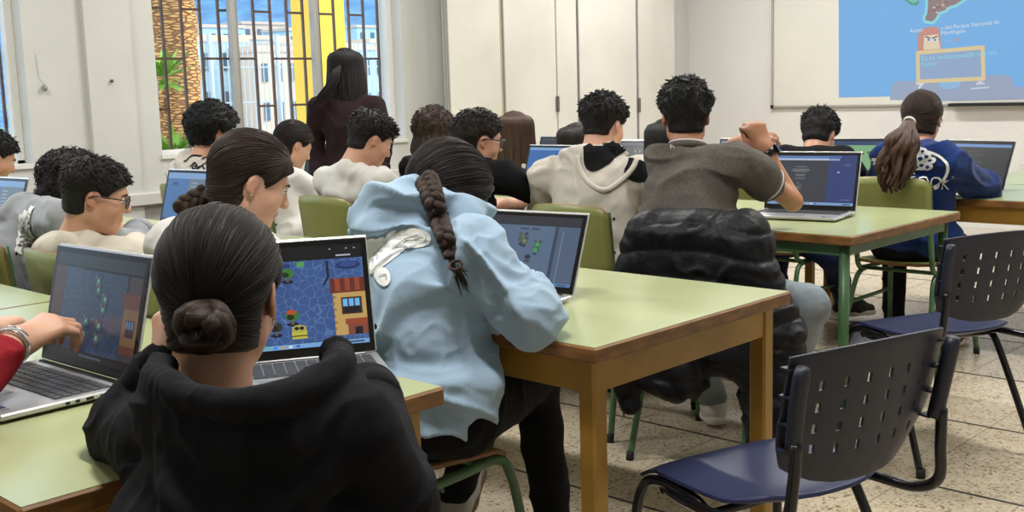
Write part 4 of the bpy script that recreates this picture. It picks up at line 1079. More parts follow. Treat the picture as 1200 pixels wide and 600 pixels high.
# ---------------------------------------------------------------- laptops
def quad(b, m, x0, y0, x1, y1, lvl, T): b.poly([T(x0, y0, lvl), T(x1, y0, lvl), T(x1, y1, lvl), T(x0, y1, lvl)], m)
def laptop(label, hx, hy, rot, open_deg=108, screen=None, z=.742, W=.345, D=.235, detail=2, name='laptop', group=None, ratio=.655):
    """hinge centre at (hx,hy); keyboard toward local -Y; rot heading of the local +Y axis"""
    r = empty(name, (hx, hy, z), math.radians(rot), label, 'laptop', group); A = MATS['alu']
    b = MB(); b.box((0, -D/2, .0095), (W, D, .012), A, bev=.004); base = b.build('base', r, bevel=.0015)
    if detail:
        b = MB(); b.box((0, -.010, .0165), (W*.86, .010, .006), MATS['bezel'], bev=.002); b.build('hinge', base)
        b = MB(); kw = W*.90; kd = D*.44; 
        b.box((0, -.030-kd/2, .0157), (kw, kd, .0006), MATS['key_deck'])
        rows, cols = 6, 15; sx, sy = kw/cols, kd/rows
        for j in range(rows):
            i = 0
            while i < cols:
                wd = 1
                if j == 5 and 4 <= i < 9: wd = 5; 
                if detail > 1: b.box((-kw/2+(i+wd/2)*sx, -.030-(j+.5)*sy, .0168), (sx*wd-.0028, sy-.0026, .0022), MATS['key'], bev=.0006)
                else: b.box((-kw/2+(i+wd/2)*sx, -.030-(j+.5)*sy, .0166), (sx*wd-.003, sy-.003, .0016), MATS['key'])
                i += wd
        b.build('keyboard', base)
        b = MB(); b.box((-W*.03, -D*.80, .0156), (W*.32, D*.30, .0006), MATS['key_deck'], bev=.0003); b.build('touchpad', base)
        for q in (-1, 1):
            for k, (wd, yy) in enumerate(((.012, -.055), (.014, -.080), (.008, -.102), (.008, -.120))):
                b = MB(); b.box((q*W/2, -D*.0+yy, .0095), (.0012, wd, .0048), MATS['port'], bev=.0004); b.build('port', base)
        if detail > 1:
            b = MB(); b.box((W*.36, -D*.90, .0158), (.016, .012, .0005), glow('sticker', srgb(60, 90, 190), .15)); b.box((W*.41, -D*.90, .0158), (.012, .012, .0005), MATS['key_deck']); b.build('sticker', base)
    # lid
    a = math.radians(open_deg-90); H_ = W*ratio
    def T3(x, y, k): # local on screen: x -.5..+.5 of W, y 0..1 of height, k out of the glass
        yy = y*H_; return V(x*W, math.sin(a)*yy-math.cos(a)*(.0022+k)+.004, .016+math.cos(a)*yy+math.sin(a)*(-k)*1.0)
    e0, e1 = T3(0, 0, 0), T3(0, 1, 0); c = (e0+e1)/2; R = np.stack([V(1, 0, 0), V(0, -math.cos(a), -math.sin(a)), V(0, math.sin(a), math.cos(a))], 1)
    b = MB(); b.box(c+V(0, .0045*math.cos(a)+.0012, 0), (W, .0052, H_+.004), MATS['alu_edge'], R, bev=.002); lid = b.build('lid', r, bevel=.001)
    b = MB(); b.box(c-V(0, -.0012*math.cos(a), 0)+R[:, 1]*.0015, (W-.006, .0012, H_-.004), MATS['bezel'], R); b.build('bezel', lid)
    b = MB(); b.sphere(T3(0, .975, .0006), .0018, MATS['port'], 6); b.build('webcam', lid)
    mx, my0, my1 = .462, .085, .945
    def T(x, y, l): return T3((x-.5)*2*mx, my0+(my1-my0)*y, .0009+l*.00022)
    b = MB(); (screen or scr_blank)(b, T); b.build('display', lid, smooth=False)
    return r
G_ = lambda n, c, s=.9: glow('scr_'+n, srgb(*c), s)
def scr_blank(b, T): quad(b, G_('navy', (28, 40, 62)), 0, 0, 1, 1, 0, T)
def disc(b, m, x, y, rx, ry, l, T, n=12): b.poly([T(x+rx*math.cos(a), y+ry*math.sin(a), l) for a in np.linspace(0, 2*math.pi, n+1)[:-1]], m)
def stone_mat(name, c1, c2, sc=26, s=.8):
    if name in MATS: return MATS[name]
    m = bpy.data.materials.new(name); m.use_nodes = True; nt = m.node_tree; N = nt.nodes; L = nt.links; b = N['Principled BSDF']
    t = N.new('ShaderNodeTexCoord'); v = N.new('ShaderNodeTexVoronoi'); v.feature = 'DISTANCE_TO_EDGE'; v.inputs['Scale'].default_value = sc*1.6
    n = N.new('ShaderNodeTexNoise'); n.inputs['Scale'].default_value = 12; L.new(t.outputs['Object'], n.inputs['Vector'])
    mm = N.new('ShaderNodeMix'); mm.data_type = 'VECTOR'; mm.inputs[0].default_value = .04; L.new(t.outputs['Object'], mm.inputs[4]); L.new(n.outputs['Color'], mm.inputs[5]); L.new(mm.outputs[1], v.inputs['Vector'])
    r = N.new('ShaderNodeValToRGB'); r.color_ramp.elements[0].position = .0; r.color_ramp.elements[1].position = .055; r.color_ramp.elements[0].color = (*c2, 1); r.color_ramp.elements[1].color = (*c1, 1)
    L.new(v.outputs['Distance'], r.inputs['Fac'])
    r2 = N.new('ShaderNodeValToRGB'); r2.color_ramp.elements[0].color = (.7, .7, .7, 1); r2.color_ramp.elements[1].color = (1.25, 1.25, 1.25, 1); L.new(n.outputs['Fac'], r2.inputs['Fac'])
    mx = N.new('ShaderNodeMix'); mx.data_type = 'RGBA'; mx.blend_type = 'MULTIPLY'; mx.inputs[0].default_value = 1; L.new(r.outputs['Color'], mx.inputs[6]); L.new(r2.outputs['Color'], mx.inputs[7])
    L.new(mx.outputs[2], b.inputs['Emission Color']); b.inputs['Emission Strength'].default_value = s; b.inputs['Base Color'].default_value = (.01, .01, .01, 1); b.inputs['Roughness'].default_value = .2
    MATS[name] = m; return m
def plant(b, T, x, y, s, l, c1=(60, 120, 40), c2=(24, 44, 20)):
    disc(b, G_('shade', (18, 28, 52)), x, y-.055*s, .032*s, .018*s, l, T)
    disc(b, G_('p%d' % sum(c1), c1), x, y+.02*s, .036*s, .045*s, l+1, T); disc(b, G_('q%d' % sum(c2), c2), x-.01*s, y+.01*s, .02*s, .024*s, l+2, T)
    quad(b, G_('stem', (110, 90, 70)), x-.007*s, y-.055*s, x+.007*s, y-.02*s, l+2, T)
def tank(b, T, x, y, s, l, c=(70, 96, 84)):
    for dx, dy, w, h, k in ((0, 0, .030, .045, c), (-.02, .05, .012, .020, (90, 88, 84)), (.02, .05, .012, .020, (66, 72, 84)), (0, -.055, .022, .020, (50, 58, 70)), (0, .01, .012, .022, (96, 150, 120))):
        disc(b, G_('t%d_%d' % (sum(k), k[0]), k), x+dx*s, y+dy*s, w*s, h*s, l+(2 if w < .013 else 1), T, 7)
def house(b, T, x0, x1, y0, y1, l):
    wall = G_('wall', (196, 160, 96)); roof = G_('roof', (150, 70, 44)); rd = G_('roofd', (104, 44, 30)); W = x1-x0; Hh = y1-y0
    quad(b, wall, x0+W*.06, y0, x1, y0+Hh*.80, l, T)
    n = 7
    for i in range(n): a = x0+W*i/n; quad(b, roof if i % 2 else rd, a, y0+Hh*.76, a+W/n*.98, y0+Hh, l+1, T)
    quad(b, rd, x0-.005, y0+Hh*.745, x1, y0+Hh*.775, l+2, T)
    quad(b, G_('winframe', (70, 50, 34)), x0+W*.28, y0+Hh*.36, x1-W*.12, y0+Hh*.66, l+1, T); quad(b, G_('dark', (26, 22, 26)), x0+W*.32, y0+Hh*.38, x1-W*.16, y0+Hh*.49, l+2, T)
    for i in range(3): a = x0+W*(.33+.175*i); quad(b, G_('winblue', (92, 164, 220), 1.2), a, y0+Hh*.50, a+W*.13, y0+Hh*.63, l+2, T)
    quad(b, G_('porch', (132, 70, 60)), x0+W*.42, y0, x1, y0+Hh*.2, l+2, T); quad(b, roof, x0+W*.36, y0+Hh*.18, x1, y0+Hh*.28, l+3, T); quad(b, G_('dark', (26, 22, 26)), x0+W*.62, y0, x0+W*.84, y0+Hh*.13, l+3, T)
    for i in range(6): quad(b, G_('brick', (150, 112, 66)), x0+W*.06, y0+Hh*(.1+.11*i), x0+W*(.10+.03*(i % 2)), y0+Hh*(.14+.11*i), l+1, T)
def tasklet(b, T, m, y0=0, h=.045, l=1):
    quad(b, m, 0, y0, 1, y0+h, l, T)
    for i, c in enumerate(((90, 190, 120), (60, 130, 220), (220, 160, 60), (230, 230, 235), (60, 90, 200))): quad(b, G_('ic%d' % i, c), .38+i*.045, y0+h*.25, .40+i*.045, y0+h*.75, l+1, T)
    quad(b, G_('tiny', (60, 70, 100)), .88, y0+h*.3, .97, y0+h*.65, l+1, T)
def scr_town(b, T):      # near right laptop
    quad(b, G_('bar', (16, 16, 22)), 0, .86, 1, 1, 0, T); 
    for x in (.80, .90, .95): quad(b, G_('lt', (180, 185, 200)), x, .955, x+.012, .965, 1, T)
    quad(b, G_('lt', (180, 185, 200)), .84, .885, .93, .900, 1, T)
    quad(b, stone_mat('stone_blue', srgb(62, 92, 150), srgb(98, 134, 186), 40, .85), 0, .045, 1, .86, 0, T)
    plant(b, T, .54, .72, 1.1, 2); plant(b, T, .55, .30, 1.15, 2); disc(b, G_('red', (180, 80, 40)), .545, .36, .03, .025, 5, T)
    plant(b, T, .45, .20, 1.1, 2, (40, 50, 44), (20, 24, 34)); 
    quad(b, G_('yel', (196, 186, 70)), .54, .09, .63, .17, 3, T); disc(b, G_('yel2', (176, 170, 80)), .585, .19, .045, .04, 4, T); disc(b, G_('ink', (20, 20, 24)), .57, .195, .014, .018, 5, T); disc(b, G_('ink', (20, 20, 24)), .60, .195, .014, .018, 5, T); quad(b, G_('ink', (20, 20, 24)), .54, .115, .63, .125, 5, T)
    quad(b, G_('green', (88, 160, 90)), .60, .80, .645, .85, 2, T); quad(b, G_('tag', (30, 60, 110)), .46, .80, .56, .84, 2, T)
    disc(b, G_('well', (34, 48, 96)), .91, .79, .075, .045, 1, T); disc(b, G_('well2', (52, 76, 140)), .91, .80, .055, .03, 2, T)
    quad(b, G_('post', (26, 30, 48)), .775, .68, .79, .84, 1, T); b.poly([T(.745, .60, 1), T(.76, .60, 1), T(.79, .68, 1), T(.775, .68, 1)], G_('post', (26, 30, 48)))
    house(b, T, .79, 1.0, .09, .66, 2); tasklet(b, T, G_('task', (120, 170, 220), .9), l=8)
def scr_dim(b, T):       # near left laptop, seen in dull grey-blue
    quad(b, G_('dimbar', (52, 56, 62), .55), 0, .88, 1, 1, 0, T); quad(b, G_('dim2', (66, 70, 76), .5), .0, .86, .36, .872, 1, T)
    quad(b, stone_mat('stone_dim', srgb(52, 68, 92), srgb(66, 84, 108), 26, .7), .12, .07, .86, .86, 0, T); quad(b, G_('brownl', (86, 62, 56), .6), 0, .07, .13, .86, 1, T); quad(b, G_('brownr', (70, 62, 66), .6), .84, .07, 1, .86, 0, T)
    for x, y in ((.52, .76), (.53, .68), (.62, .60), (.61, .50), (.44, .36), (.43, .24), (.59, .34), (.58, .22)): tank(b, T, x, y, 1.0, 2, (62, 84, 84))
    quad(b, G_('hroof', (96, 58, 50), .7), .82, .56, 1, .70, 3, T); quad(b, G_('hwall', (116, 92, 66), .7), .84, .16, 1, .56, 2, T); quad(b, G_('hwin', (40, 46, 60), .7), .88, .30, .97, .46, 3, T)
    for i in range(3): quad(b, G_('hpane', (70, 110, 150), .8), .885+i*.028, .38, .905+i*.028, .45, 4, T)
    quad(b, G_('hroof', (96, 58, 50), .7), .84, .14, 1, .22, 4, T)
    quad(b, G_('dimtask', (30, 32, 40), .5), 0, 0, 1, .07, 1, T)
    for i in range(9): quad(b, G_('lt2', (120, 130, 150), .6), .42+i*.028, .025, .435+i*.028, .042, 2, T)
def scr_field(b, T):     # blue hoodie laptop
    quad(b, G_('fbar', (58, 62, 72), .6), 0, .86, 1, 1, 0, T); quad(b, G_('fbg', (96, 118, 148), .75), 0, .045, 1, .86, 0, T)
    quad(b, G_('fleft', (72, 84, 104), .7), 0, .045, .18, .86, 1, T)
    for i in range(8): quad(b, G_('fcode', (112, 122, 142), .7), .03, .78-i*.05, .09+.05*((i*7) % 3), .795-i*.05, 2, T)
    quad(b, G_('fwin', (88, 106, 134), .75), .79, .045, 1, .86, 1, T); quad(b, G_('fline', (62, 76, 100), .7), .77, .045, .80, .86, 2, T); quad(b, G_('fpale', (130, 150, 178), .8), .845, .045, .852, .80, 3, T)
    tank(b, T, .48, .66, 1.5, 2, (76, 84, 78)); tank(b, T, .50, .62, 1.1, 5, (96, 92, 80)); tank(b, T, .63, .57, 1.2, 2, (54, 132, 76)); tank(b, T, .62, .50, .9, 5, (60, 150, 90)); plant(b, T, .56, .38, .8, 2, (50, 56, 60), (38, 42, 50)); plant(b, T, .36, .34, .7, 2, (66, 84, 120), (50, 60, 90))
    plant(b, T, .56, .16, 1.3, 2, (60, 60, 58), (30, 32, 36)); disc(b, G_('gold', (190, 170, 110)), .58, .115, .03, .018, 6, T); plant(b, T, .36, .17, .8, 2, (56, 76, 130), (40, 50, 90))
    quad(b, G_('chip', (60, 70, 84)), .44, .80, .52, .825, 2, T); quad(b, G_('chip', (60, 70, 84)), .55, .80, .62, .825, 2, T)
    tasklet(b, T, G_('task2', (96, 140, 196), .8), l=4)
def scr_doc(b, T):       # laptop beside the grey polo shirt
    quad(b, G_('dtop', (96, 132, 190), .85), 0, .93, .82, .985, 0, T); quad(b, G_('dtop2', (190, 205, 228), .85), .02, .895, .80, .93, 0, T); quad(b, G_('dbg', (66, 70, 80), .75), 0, .06, .68, .895, 0, T); quad(b, G_('dblue', (52, 70, 124), .8), .68, .06, 1, 1, 0, T)
    quad(b, G_('dside', (70, 78, 96), .75), 0, .0, 0.012, .9, 1, T)
    for y, w in ((.76, .14), (.71, .20), (.685, .22), (.66, .16), (.60, .12), (.575, .10), (.52, .12)): quad(b, G_('dtx', (150, 152, 158), .75), .36-w/2, y, .36+w/2, y+.010, 1, T)
    disc(b, G_('ds', (110, 122, 122), .7), .33, .32, .035, .07, 1, T, 8); disc(b, G_('ds2', (90, 100, 104), .7), .37, .36, .02, .07, 2, T, 8); disc(b, G_('ds', (110, 122, 122), .7), .34, .44, .010, .022, 1, T, 8)
    disc(b, G_('dot', (180, 196, 226)), .80, .66, .014, .014, 1, T); quad(b, G_('dl', (130, 148, 190)), .86, .80, .93, .81, 1, T); quad(b, G_('dl', (130, 148, 190)), .84, .11, .96, .118, 1, T)
    tasklet(b, T, G_('task3', (130, 165, 215), .85), 0, .055, 1)
def scr_blue(b, T):
    quad(b, G_('btop', (120, 160, 205), .9), 0, .93, 1, 1, 0, T); quad(b, G_('bbg', (36, 96, 168), .9), 0, .05, 1, .93, 0, T)
    for i in range(3): quad(b, G_('bic', (60, 150, 190)), .52+i*.07, .66, .57+i*.07, .71, 1, T)
    disc(b, G_('bz', (50, 130, 200)), .4, .4, .2, .18, 1, T); tasklet(b, T, G_('task4', (28, 60, 110), .8), l=2)
def scr_blue2(b, T):
    quad(b, G_('btop', (120, 160, 205), .9), 0, .88, 1, 1, 0, T); quad(b, G_('bbg3', (66, 112, 168), .85), 0, .05, .45, .88, 0, T); quad(b, G_('bg4', (112, 132, 150), .7), .45, .05, 1, .88, 0, T)
    for i in range(5): quad(b, G_('bt', (150, 160, 170)), .5, .78-i*.07, .62, .80-i*.07, 1, T)
    quad(b, G_('bic2', (40, 70, 130)), .12, .74, .22, .80, 1, T); tasklet(b, T, G_('task4', (28, 60, 110), .8), l=2)
def scr_dark(b, T):
    quad(b, G_('kbg', (48, 56, 66), .7), 0, .06, 1, 1, 0, T); quad(b, G_('kt', (72, 82, 94), .7), 0, .93, 1, 1, 1, T)
    for x, y in ((.42, .74), (.50, .74), (.46, .62), (.40, .52), (.48, .46), (.42, .32), (.50, .26)): tank(b, T, x, y, 1.3, 2, (30, 36, 46))
def scr_code(b, T):
    quad(b, G_('cbg', (52, 56, 60), .7), 0, .05, 1, .9, 0, T); quad(b, G_('ctop', (110, 150, 205), .9), 0, .9, 1, .97, 0, T); tasklet(b, T, G_('task2', (96, 140, 196), .8), l=2)
    for i in range(6): quad(b, G_('ctx', (84, 88, 94)), .1, .78-i*.08, .5+.1*(i % 2), .79-i*.08, 1, T)
def scr_map(b, T):
    quad(b, G_('mtop', (40, 70, 110), .8), 0, .88, 1, 1, 0, T); quad(b, G_('mgr', (128, 178, 130), .85), 0, .05, .75, .88, 0, T); quad(b, G_('msky', (110, 170, 220), .85), .75, .05, 1, .88, 0, T)
    for i in range(14):
        rg = random.Random(i); disc(b, G_('mk%d' % (i % 3), ((60, 110, 60), (190, 196, 120), (96, 90, 70))[i % 3]), .15+rg.random()*.6, .35+rg.random()*.4, .03, .04, 1+i % 3, T, 7)
# ---------------------------------------------------------------- outdoors seen through the barred windows
def build_outside():
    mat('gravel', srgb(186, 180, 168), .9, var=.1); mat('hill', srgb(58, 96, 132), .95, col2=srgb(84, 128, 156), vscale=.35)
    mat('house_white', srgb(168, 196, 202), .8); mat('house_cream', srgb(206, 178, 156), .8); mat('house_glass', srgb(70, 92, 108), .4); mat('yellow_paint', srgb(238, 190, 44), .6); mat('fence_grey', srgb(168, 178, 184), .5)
    m = bpy.data.materials.new('palm_bark'); m.use_nodes = True; nt = m.node_tree; N = nt.nodes; L = nt.links; b = N['Principled BSDF']; t = N.new('ShaderNodeTexCoord'); mp = N.new('ShaderNodeMapping'); mp.inputs['Scale'].default_value = (9, 9, 34)
    v = N.new('ShaderNodeTexVoronoi'); v.feature = 'DISTANCE_TO_EDGE'; L.new(t.outputs['Object'], mp.inputs['Vector']); L.new(mp.outputs['Vector'], v.inputs['Vector']); r = N.new('ShaderNodeValToRGB')
    v.inputs['Scale'].default_value = 1.2; r.color_ramp.elements[0].position = .02; r.color_ramp.elements[1].position = .16; r.color_ramp.elements[0].color = (*srgb(150, 98, 60), 1); r.color_ramp.elements[1].color = (*srgb(236, 172, 104), 1)
    L.new(v.outputs['Distance'], r.inputs['Fac']); L.new(r.outputs['Color'], b.inputs['Base Color']); b.inputs['Roughness'].default_value = .9
    bp = N.new('ShaderNodeBump'); bp.inputs['Distance'].default_value = .05; L.new(r.outputs['Color'], bp.inputs['Height']); L.new(bp.outputs['Normal'], b.inputs['Normal']); MATS['palm_bark'] = m
    mat('leaf', srgb(136, 176, 60), .6, var=.2, vscale=4)
    bb = MB(); bb.box((-46, 20, -.25), (80, 120, .1), MATS['gravel']); struct(bb.build('ground_outside'))
    def at(px, X): return atX_(px, 67, X)[1]
    # palm trunk close to the glass
    X = -8.6; y0, y1 = at(186, X), at(223, X); cy = (y0+y1)/2-.02; rad = .215
    r = empty('palm_tree', (X, cy, 0), 0, 'orange-brown palm trunk filling the left of the barred window', 'tree')
    b = MB(); n = 40; P = [(0, 0, -.2+i*.12) for i in range(n)]; rr = [rad*(1+.05*math.sin(i*1.9)) for i in range(n)]; b.tube(P, np.array(rr), m, 26); b.build('trunk', r)
    rg = random.Random(3); b = MB()
    for k in range(26):
        a = rg.random()*6.28; el = rg.uniform(.2, 1.0); p0 = V(0, 0, 4.5); d = V(math.cos(a), math.sin(a), el)
        pts = catmull([p0, p0+d*.9, p0+d*1.8+V(0, 0, -.5)], 10)
        for i, q in enumerate(pts[1:]):
            t_ = nrm(pts[min(i+2, 9)]-pts[i]); s_ = nrm(np.cross(t_, ZZ))
            for e in (-1, 1): b.add([q, q+s_*e*.45+t_*.25-ZZ*.12, q+t_*.06], [(0, 1, 2)], MATS['leaf'])
    b.build('crown', r)
    for (px, z, sc, X2, lab) in ((190, 1.42, .30, -7.6, 'small bright green leaf tuft against the palm trunk, upper one'), (193, .85, .30, -7.5, 'bright green leafy shrub at the foot of the palm trunk')):
        y = at(px, X2); b = MB(); rg = random.Random(int(px))
        for k in range(60):
            a = rg.random()*6.28; el = rg.uniform(-.5, 1.3); d = nrm(V(math.cos(a), math.sin(a), el)); s_ = nrm(np.cross(d, ZZ)); q = V(X2, y, z)+d*.02; L_ = sc*rg.uniform(.5, 1)
            b.add([q, q+d*L_*.5+s_*.03, q+d*L_, q+d*L_*.5-s_*.03], [(0, 1, 2, 3)], MATS['leaf'])
        b.tube([(X2, y, -.2), (X2, y, z)], .012, MATS['palm_bark'], 6)
        tag(b.build('shrub'), lab, 'shrub')
    # left window greenery
    for i, (y, z, s_, X2, lab) in enumerate(((3.0, 1.3, .55, -8.2, 'pale green shrub behind the left window'), (4.15, 1.0, .5, -9.4, 'second low green shrub further behind the left window'))):
        b = MB(); rg = random.Random(i+40)
        for k in range(150):
            a = rg.random()*6.28; el = rg.uniform(-1, 1.3); d = nrm(V(math.cos(a), math.sin(a), el)); sd = nrm(np.cross(d, ZZ)+V(.01, 0, 0)); q = V(X2, y, z)+d*rg.uniform(.05, s_*.6); L_ = .16
            b.add([q, q+d*L_*.5+sd*.03, q+d*L_, q+d*L_*.5-sd*.03], [(0, 1, 2, 3)], MATS['leaf'])
        b.tube([(X2, y, -.2), (X2, y, z)], .02, MATS['palm_bark'], 6); tag(b.build('shrub'), lab, 'shrub')
    # yellow wall strip of the neighbouring building
    X = -9.5; b = MB(); ya, yb_ = at(355, X), at(394, X); b.box((X, (ya+yb_)/2, 2.2), (.45, (yb_-ya)*.86, 5.0), MATS['yellow_paint'], bev=.02); b.box((X, (ya+yb_)/2, .0), (.6, (yb_-ya), .5), MATS['house_white'])
    tag(b.build('yellow_column'), 'broad yellow column standing outside the middle of the barred window', 'column')
    # mesh fence
    X = -14.0; ya, yb_ = at(60, X), at(520, X); r = empty('mesh_fence', (X, (ya+yb_)/2, -.2), 0, 'tall pale wire fence of thin upright bars outside the windows', 'fence')
    b = MB(); y = ya; zt = 2.05
    while y < yb_: b.box((X, y, zt/2-.1), (.012, .012, zt+.2), MATS['fence_grey']); y += .085
    for z in (.2, .7, 1.2, 1.7, zt): b.box((X, (ya+yb_)/2, z), (.02, yb_-ya, .02), MATS['fence_grey'])
    o = b.build('wire_mesh', r); o.matrix_parent_inverse = Matrix.Translation(-r.location)
    for k in range(7):
        y = ya+(yb_-ya)*k/6; b = MB(); b.tube([(X+.03, y, -.2), (X+.03, y, zt+.12)], .035, MATS['fence_grey'], 8); o = b.build('post', r); o.matrix_parent_inverse = Matrix.Translation(-r.location)
    # hillside and houses
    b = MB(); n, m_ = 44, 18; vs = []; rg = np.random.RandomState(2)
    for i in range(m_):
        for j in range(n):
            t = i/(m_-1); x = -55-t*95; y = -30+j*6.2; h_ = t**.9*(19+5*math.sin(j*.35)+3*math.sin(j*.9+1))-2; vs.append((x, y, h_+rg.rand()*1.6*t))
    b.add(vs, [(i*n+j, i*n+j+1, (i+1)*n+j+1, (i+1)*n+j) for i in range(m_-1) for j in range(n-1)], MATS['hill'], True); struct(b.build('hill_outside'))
    spec = [(236, 50, -40, 3.0, 9), (262, 58, -47, 3.6, 7), (292, 48, -54, 3.6, 8), (318, 62, -38, 2.6, 6.5), (342, 54, -44, 2.6, 7.5), (420, 60, -42, 3.0, 5.5), (446, 52, -49, 3.4, 7), (246, 34, -78, 4.5, 11), (300, 30, -92, 5, 14), (352, 38, -80, 5, 11), (430, 34, -88, 5, 12)]
    for i, (px, py, X, w, h_) in enumerate(spec):
        y = at(px, X); cm = MATS['house_cream' if i in (3, 8) else 'house_white']; base_z = -1 if X > -60 else 3.0
        zt = atX_(px, py, X)[2]; r = empty('hillside_house', (X, y, base_z), 0, None, 'house', 'houses on the hillside beyond the fence')
        col = 'cream' if i in (3, 8) else 'white'
        lab = ['white block of flats on the hillside just right of the palm trunk', 'white house second to the right of the palm trunk', 'white house behind the first window mullion', 'cream house on the hillside left of the yellow column', 'white house touching the left side of the yellow column', 'white house on the hillside above the teacher\'s head', 'white house at the right end of the barred window', 'far white house high above the palm side of the window', 'far cream house high on the hill in mid-window', 'far white house high on the hill left of the yellow column', 'far white house high on the hill right of the yellow column'][i]
        r['label'] = lab
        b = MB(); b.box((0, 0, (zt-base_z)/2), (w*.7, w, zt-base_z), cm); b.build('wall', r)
        b = MB(); b.box((0, 0, zt-base_z+.12), (w*.74, w*1.04, .24), MATS['house_cream']); b.build('roof', r)
        nr = max(2, int((zt-base_z)/1.6)); nc = 4
        for a in range(nr):
            for c in range(nc):
                b = MB(); b.box((w*.35+.02, w*(-.38+.76*c/(nc-1)), zt-base_z-.8-a*1.5), (.06, w*.09, .7), MATS['house_glass']); b.build('window', r)
def hands_kb(px, py, z=.785): return atz(px, py, z)
def build_people():
    only = PEOPLE_ONLY
    def want(k): return only is None or k in only
    # ---------------- black hoodie girl, foreground
    if want('black'):
        def hood(k):
            rim = catmull([J(392, 418, 1.55), J(402, 432, 1.44), J(376, 458, 1.36), J(330, 476, 1.315), J(280, 482, 1.31), J(222, 472, 1.36), J(184, 452, 1.45), J(196, 436, 1.54)], 40)
            P = [Cap(a-FW*.012+UP*.010, b_-FW*.012+UP*.010, .0185, k=.004) for a, b_ in zip(rim[:-1], rim[1:])]
            rim2 = catmull([J(398, 448, 1.44), J(380, 485, 1.37), J(335, 515, 1.325), J(285, 524, 1.32), J(230, 508, 1.36), J(178, 474, 1.45)], 16)
            P += [Cap(a, b_, .024, k=.022) for a, b_ in zip(rim2[:-1], rim2[1:])]
            low = catmull([J(405, 470, 1.43), J(380, 530, 1.37), J(330, 585, 1.34), J(285, 600, 1.33), J(235, 570, 1.36), J(180, 500, 1.43)], 16)
            P += [Cap(a, b_, .022, k=.03) for a, b_ in zip(low[:-1], low[1:])]+[Ell(J(295, 545, 1.355), V(.105, .030, .085), k['Rs'], .03)]
            return P
        T = dict(mat='black_hoodie', off=.020, offa=.020, collar=0, more=hood, slv=.97, fold=.006, ff=16, name='hoodie', hem=.12)
        SL, SR = J(196, 520, 1.50), J(412, 512, 1.40)
        def hf(q, W_, E_, f, r):
            if q < 0: return hand_prims(W_, nrm(J(196, 385, 1.68)-W_), nrm(J(100, 400, 1.7)-W_), r, .95, (45, 50, 30), .3)
            return hand_prims(W_, nrm(atz(405, 425, .775)-W_), ZZ, -r, .95, (20, 30, 20))
        I = person('girl in a black hoodie seen from behind, dark hair in a low bun, foreground', (252, 243, 1.60), yaw=40, hyaw=42, hpitch=14, hroll=0, hip=J(330, 620, 1.20)[:2], hz=.52, s=1.0, cdrop=.055,
                   SLR=(SL, SR), HL=J(196, 428, 1.62), HR=atz(432, 452, .79), topg=T, bot='black_cloth', skin='skin_b', handfn=hf, elb=(J(152, 505, 1.66), J(462, 590, 1.48)),
                   hair=dict(style='combed', mat='hair_darkbrown', tie=(0, -.78, -.42), seed=3, opt=dict(K=11, t=.013, nape=-.088)), bulge=.05, vox=.0042)
        H = I['H']; cB = H.w(.014, -.112, -.050); R = H.R; b_ = -R[:, 1]; Vs = []; Fs = []; Hs = []; o = 0
        # twisted bun: thick strands wound round each other
        for k, (a0, turns, r0, r1, rt, dz) in enumerate(((0, 1.15, .027, .022, .0150, 0), (2.2, 1.1, .025, .020, .0140, .006), (4.1, 1.2, .016, .006, .0150, .016))):
            pts = []
            for t in np.linspace(0, 1, 26):
                a = a0+turns*2*math.pi*t; rr = r0+(r1-r0)*t
                pts.append(cB+R[:, 0]*rr*math.cos(a)*1.18+R[:, 2]*rr*math.sin(a)+b_*(dz+.012*math.sin(3*a+k)+.006))
            rad = rt*np.sin(np.linspace(.35, math.pi-.35, 26))**.35
            v, f, h = sweep(pts, rad, 12, True, K=6, seed=k*9); Vs.append(v); Hs.append(h); Fs += [tuple(o+i for i in q) for q in f]; o += len(v)
        part_of(I, 'hair_bun', np.concatenate(Vs), Fs, 'hair_brown', np.concatenate(Hs))
        b = MB(); b.tube([H.w(.078+.003*math.cos(a), -.002, -.041+.005*math.sin(a)) for a in np.linspace(0, 6.28, 12)], .0009, MATS['silver'], 5); mb_part(I, b, 'earring')
        b = MB(); sm = [on_surf(I, x, y, .0004, False) for x, y in [(288, 492+i*9) for i in range(13)]]; sm = [p for p in sm if p is not None]; b.tube(np.array(sm), .0016, MATS['black_cloth'], 5); mb_part(I, b, 'hood_seam')
    # ---------------- red sleeve at the left edge
    if want('red'):
        def hf(q, W_, E_, f, r):
            if q > 0: return hand_prims(W_, nrm(J(72, 374, 2.06)-W_), nrm(ZZ*.9-FW*.5), nrm(UP+FW*.3), 1.0, (32, 50, 35), .8)
            return hand_prims(W_, nrm(J(14, 376, 2.2)-W_), ZZ, r, .9, (40, 50, 30))
        I = person('person in a dark red top reaching in at the left edge, bracelets on the wrist', V(-2.16, .56, 1.13), yaw=0, hpitch=20, hip=(-2.14, .30), hz=.53, topg=dict(mat='red_knit', off=.016, slv=.86, name='sweater', cuffs=0),
                   HR=J(18, 402, 1.98), HL=J(-22, 388, 2.12), elb=(J(-210, 400, 2.0), J(-70, 478, 1.72)), handfn=hf, bot='blue_jeans', skin='skin_b', hair=dict(style='long', mat='hair_brown', tie=(0, -.3, -.9), opt=dict(cover=1)), vox=.005)
        long_hair(I, 30, .22)
        u = nrm(I['WR']-I['ER']); b = MB()
        for k, (o_, m_) in enumerate(((-.022, 'silver'), (-.014, 'white_tee'), (-.006, 'silver'))):
            c = I['WR']+u*o_; x = nrm(np.cross(u, ZZ)); y = np.cross(u, x); b2 = MB(); b2.tube([c+x*.030*math.cos(a)+y*.033*math.sin(a) for a in np.linspace(0, 6.28, 20)], .0024, MATS[m_], 6); mb_part(I, b2, 'bracelet')
